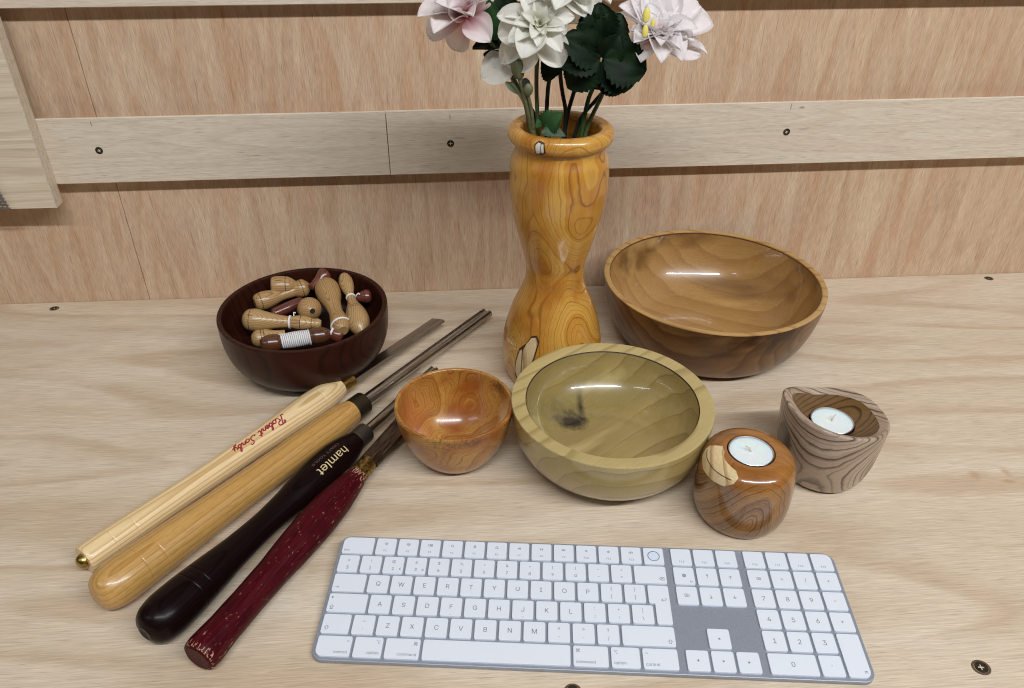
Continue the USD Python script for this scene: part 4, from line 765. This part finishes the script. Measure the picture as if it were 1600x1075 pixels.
G_ = 'artificial flowers in the wooden vase'
# pale pink bloom, left
flower('artificial_flower', 'pink and white bloom leaning left of the others', (728, 26, 715), [(728, 26, 717), (752, 48, 720), (790, 105, 722), (822, 168, 722), deep(-22, 6)], [
    (None, (653, 22, 700), 27, UPV, .3, .1), (None, (677, 48, 686), 26, UPV, .35, .12), (None, (666, 53, 735), 26, CAMV, .25, .05), (None, (712, 80, 735), 24, CAMV, .2, .05), (None, (766, 63, 694), 27, CAMV, .3, .12),
    (None, (676, 10, 725), 24, UPV, .3, .1), (None, (690, -12, 700), 28, (.3, -.8, .2), .45, .15), (None, (712, -34, 705), 34, (.2, -1, .1), .5, .18), (None, (742, -32, 715), 32, (-.4, -.8, .2), .5, .18), (None, (700, -30, 740), 34, (.2, -.8, .2), .4, .15), (None, (758, 0, 730), 26, (-.3, -.8, .4), .4, .1),
    (None, (684, 0, 688), 22, (.4, -.6, .5), .4, .2)], 'pink_petal', heart=((-.25, -.35, .9), 14, 34, 16, 62, 3))
# white bloom, centre front
flower('artificial_flower', 'open white bloom facing forward at front centre', (842, 42, 690), [(842, 42, 694), (840, 80, 706), (838, 130, 716), (839.6, 178, 716), deep(-12, -4)], [
    (None, (778, 55, 690), 30, CAMV, .3, .1), (None, (779, 25, 700), 26, UPV, .3, .1), (None, (814, 88, 668), 27, CAMV, .3, .14), (None, (878, 104, 680), 28, CAMV, .25, .12), (None, (889, 38, 690), 26, CAMV, .3, .1), (None, (800, 111, 692), 32, CAMV, .25, .08),
    (None, (812, 8, 705), 28, UPV, .3, .1), (None, (872, 14, 702), 26, UPV, .3, .1), (None, (781, 98, 700), 20, CAMV, .35, .12),
    ((812, 84, 712), (753, 124, 712), 30, CAMV, .2, .05),
    ], 'white_petal', heart=((-.05, -.75, .55), 22, 32, 10, 74, 11))
# white bloom, top, cut by the frame
flower('artificial_flower', 'white bloom at the top edge above the others', (888, -26, 712), [(888, -26, 715), (880, 30, 718), (866, 90, 720), (856, 140, 722), (854, 176, 722), deep(0, 8)], [
    (None, (820, 2, 690), 30, UPV, .3, .15), (None, (868, 9, 676), 32, CAMV, .35, .18), (None, (913, 24, 684), 27, CAMV, .35, .16), (None, (936, 20, 694), 26, CAMV, .35, .14), (None, (956, 2, 705), 26, UPV, .3, .1), (None, (850, -6, 680), 26, UPV, .35, .2),
    (None, (900, 38, 712), 30, CAMV, .2, .08), (None, (862, 24, 708), 28, CAMV, .25, .08), (None, (890, -60, 690), 26, CAMV, .35, .2), (None, (930, -45, 700), 26, CAMV, .35, .2), (None, (845, -50, 700), 26, CAMV, .35, .2), (None, (922, -8, 680), 22, CAMV, .4, .2)], 'white_petal', 'stem_dark', heart=((-.05, -.7, .6), 16, 34, 12, 74, 21))
# blush bloom, right
pt = [(None, (970, 6, 705), 25, (.7, -.6, .3), .35, .12), (None, (990, -14, 715), 26, (.3, -.8, .3), .3, .1), (None, (1020, -24, 722), 28, (0, -.8, .4), .3, .1), (None, (1052, -16, 724), 28, (-.2, -.8, .4), .3, .1), (None, (1092, 2, 720), 30, (-.4, -.7, .5), .3, .1), (None, (1114, 31, 712), 32, (-.3, -.7, .6), .3, .12), (None, (1106, 81, 700), 24, UPV, .3, .08),
      (None, (1002, 94, 676), 24, UPV, .35, .2), (None, (1036, 92, 664), 26, UPV, .4, .25), (None, (1068, 90, 670), 26, UPV, .4, .22), (None, (984, 74, 690), 20, UPV, .35, .15), (None, (1085, 60, 684), 26, UPV, .35, .2), (None, (1096, 86, 690), 22, CAMV, .3, .1),
      ]
bf, C0 = flower('artificial_flower', 'large blush pink bloom with yellow stamens at the right', (1022, 62, 696), [(1022, 64, 700), (990, 78, 706), (958, 108, 712), (940, 150, 715), (916, 204, 716), deep(14, -2)], pt, 'blush_petal', heart=((.05, -.45, .85), 28, 36, 13, 64, 31))
for px, py, Y, s in ((1010, 24, 672, .95), (1008, 49, 668, .8), (1020, 36, 674, .55)):
    v, f = lathe([(0, -6.5), (2.4, -5), (3.6, -1), (3.0, 3.4), (1.4, 6), (0, 6.6)], 20); obj('stamen', (v*[s, s*.7, s]+at(px, py, Y)-C0, f), M['yellow'], bf)
# leafy sprays
def spray(label, pts, leaves, stem='stem_dark', r=2.0):
    Pw = [at(*s) if s[2] > 400 else np.array(s) for s in pts]; C0 = Pw[0]; t = thing('artificial_spray', label, 'leaf spray', C0)
    obj('stem', tube([p-C0 for p in Pw], r, 8), M[stem], t)
    for i, (b, tip, w, nrm, m, serr) in enumerate(leaves):
        obj('leaf', sheet(at(*b)-C0, at(*tip)-C0, w, nrm, .08, .1, (.78, .62), 24, 5, serr, (.3, .12, .22)[i % 3], .4, .03, i), M[m], t, smooth=50)
    return t, C0
spray('dark green spray with broad toothed leaves left of the blush bloom', [(945, 92, 690), (930, 130, 700), (920, 153, 706), (907.5, 212, 712), deep(8, -8)], [
    ((936, 60, 690), (938, 4, 692), 32, CAMV, 'leaf', .06), ((938, 74, 688), (972, 22, 690), 34, (.2, -.8, .4), 'leaf', .06), ((936, 72, 688), (914, 18, 692), 30, (-.3, -.8, .4), 'leaf', .06), ((940, 90, 686), (970, 56, 684), 26, (.3, -.8, .3), 'leaf', .06),
    ((938, 92, 686), (880, 56, 682), 34, (-.2, -.8, .5), 'leaf', .06), ((938, 92, 684), (872, 98, 684), 28, (0, -.9, .3), 'leaf', .06), ((936, 94, 684), (886, 138, 690), 30, (-.2, -.9, .1), 'leaf', .06), ((944, 92, 682), (1010, 112, 682), 40, (.1, -.9, .3), 'leaf', .07), ((942, 98, 686), (988, 137, 686), 34, (.1, -.9, .1), 'leaf', .07), ((938, 96, 690), (922, 138, 692), 34, CAMV, 'leaf', .06)], 'leaf_green')
spray('dark stem with small leaves at the lower right of the bouquet', [(960, 122, 722), (937, 150, 722), (905, 190, 722), deep(6, 10)], [((935, 128, 716), (972, 143, 716), 20, CAMV, 'leaf', .04)])
spray('thin dark stem rising to the middle of the bouquet', [(906, 110, 726), (898, 140, 726), (887, 178, 726), deep(0, 14)], [((904, 118, 724), (885, 92, 724), 26, CAMV, 'leaf', .04)])
spray('dark stem crossing left inside the vase mouth', [(874, 100, 722), (877.5, 137, 722), (884, 180, 722), deep(4, 4)], [((868, 120, 718), (850, 88, 714), 24, CAMV, 'leaf', .04)])
spray('long dark green leaf stem behind the left bloom', [(752, -6, 728), (776, 60, 728), (806, 130, 726), (838, 190, 722), deep(-14, 8)], [((778, 62, 724), (752, -8, 724), 20, CAMV, 'leaf_green', 0), ((796, 40, 732), (782, -14, 732), 26, CAMV, 'leaf', .04), ((795, 86, 722), (739, 73, 716), 27, UPV, 'leaf', .06), ((800, 102, 722), (756, 84, 720), 20, CAMV, 'leaf_green', .04)])
spray('green leaf tuft low in the vase mouth', [(862, 176, 700), (858, 200, 704), deep(-4, -6)], [((850, 200, 700), (878, 178, 692), 22, CAMV, 'leaf_green', .1), ((846, 208, 692), (884, 212, 690), 17, UPV, 'leaf_grey', .05), ((848, 196, 700), (842, 184, 700), 14, CAMV, 'leaf_green', .06)], 'stem')
# bud sprig
Pw = [at(812, 120, 690), at(822, 160, 694), at(833, 213, 700), np.array(deep(-18, -12))]; C0 = Pw[0]
bs = thing('artificial_spray', 'olive bud sprig with two closed buds at the left of the vase mouth', 'bud sprig', C0)
obj('stem', join(tube([p-C0 for p in Pw], 2.4, 8), tube([at(825, 148, 690)-C0, at(831, 176, 694)-C0, at(833, 200, 697)-C0], 1.6, 7), tube([at(798, 128, 694)-C0, at(812, 148, 694)-C0, at(822, 168, 696)-C0], 1.3, 7)), M['bud'], bs)
def bud(c, d, L, r):
    v, f = lathe([(0, 0), (r*.55, L*.08), (r*.95, L*.35), (r, L*.6), (r*.75, L*.85), (r*.3, L*.98), (0, L)], 20); d = np.array(d, float)/np.linalg.norm(d); a = np.cross(d, [0, 1, 0]); a /= np.linalg.norm(a); b = np.cross(d, a)
    return v[:, :1]*a+v[:, 1:2]*b+v[:, 2:]*d+c, f
obj('bud', bud(at(813, 124, 690)-C0, (-.25, 0, 1), 19, 6.2), M['bud'], bs); obj('bud', bud(at(826, 150, 690)-C0, (-.1, 0, 1), 12, 4.6), M['bud'], bs)
obj('leaf', sheet(at(812, 148, 694)-C0, at(790, 128, 694)-C0, 6, CAMV, .1, .05), M['stem'], bs)
obj('leaf', sheet(at(826, 140, 690)-C0, at(819, 122, 688)-C0, 7, CAMV, .1, .05), M['stem_dark'], bs)
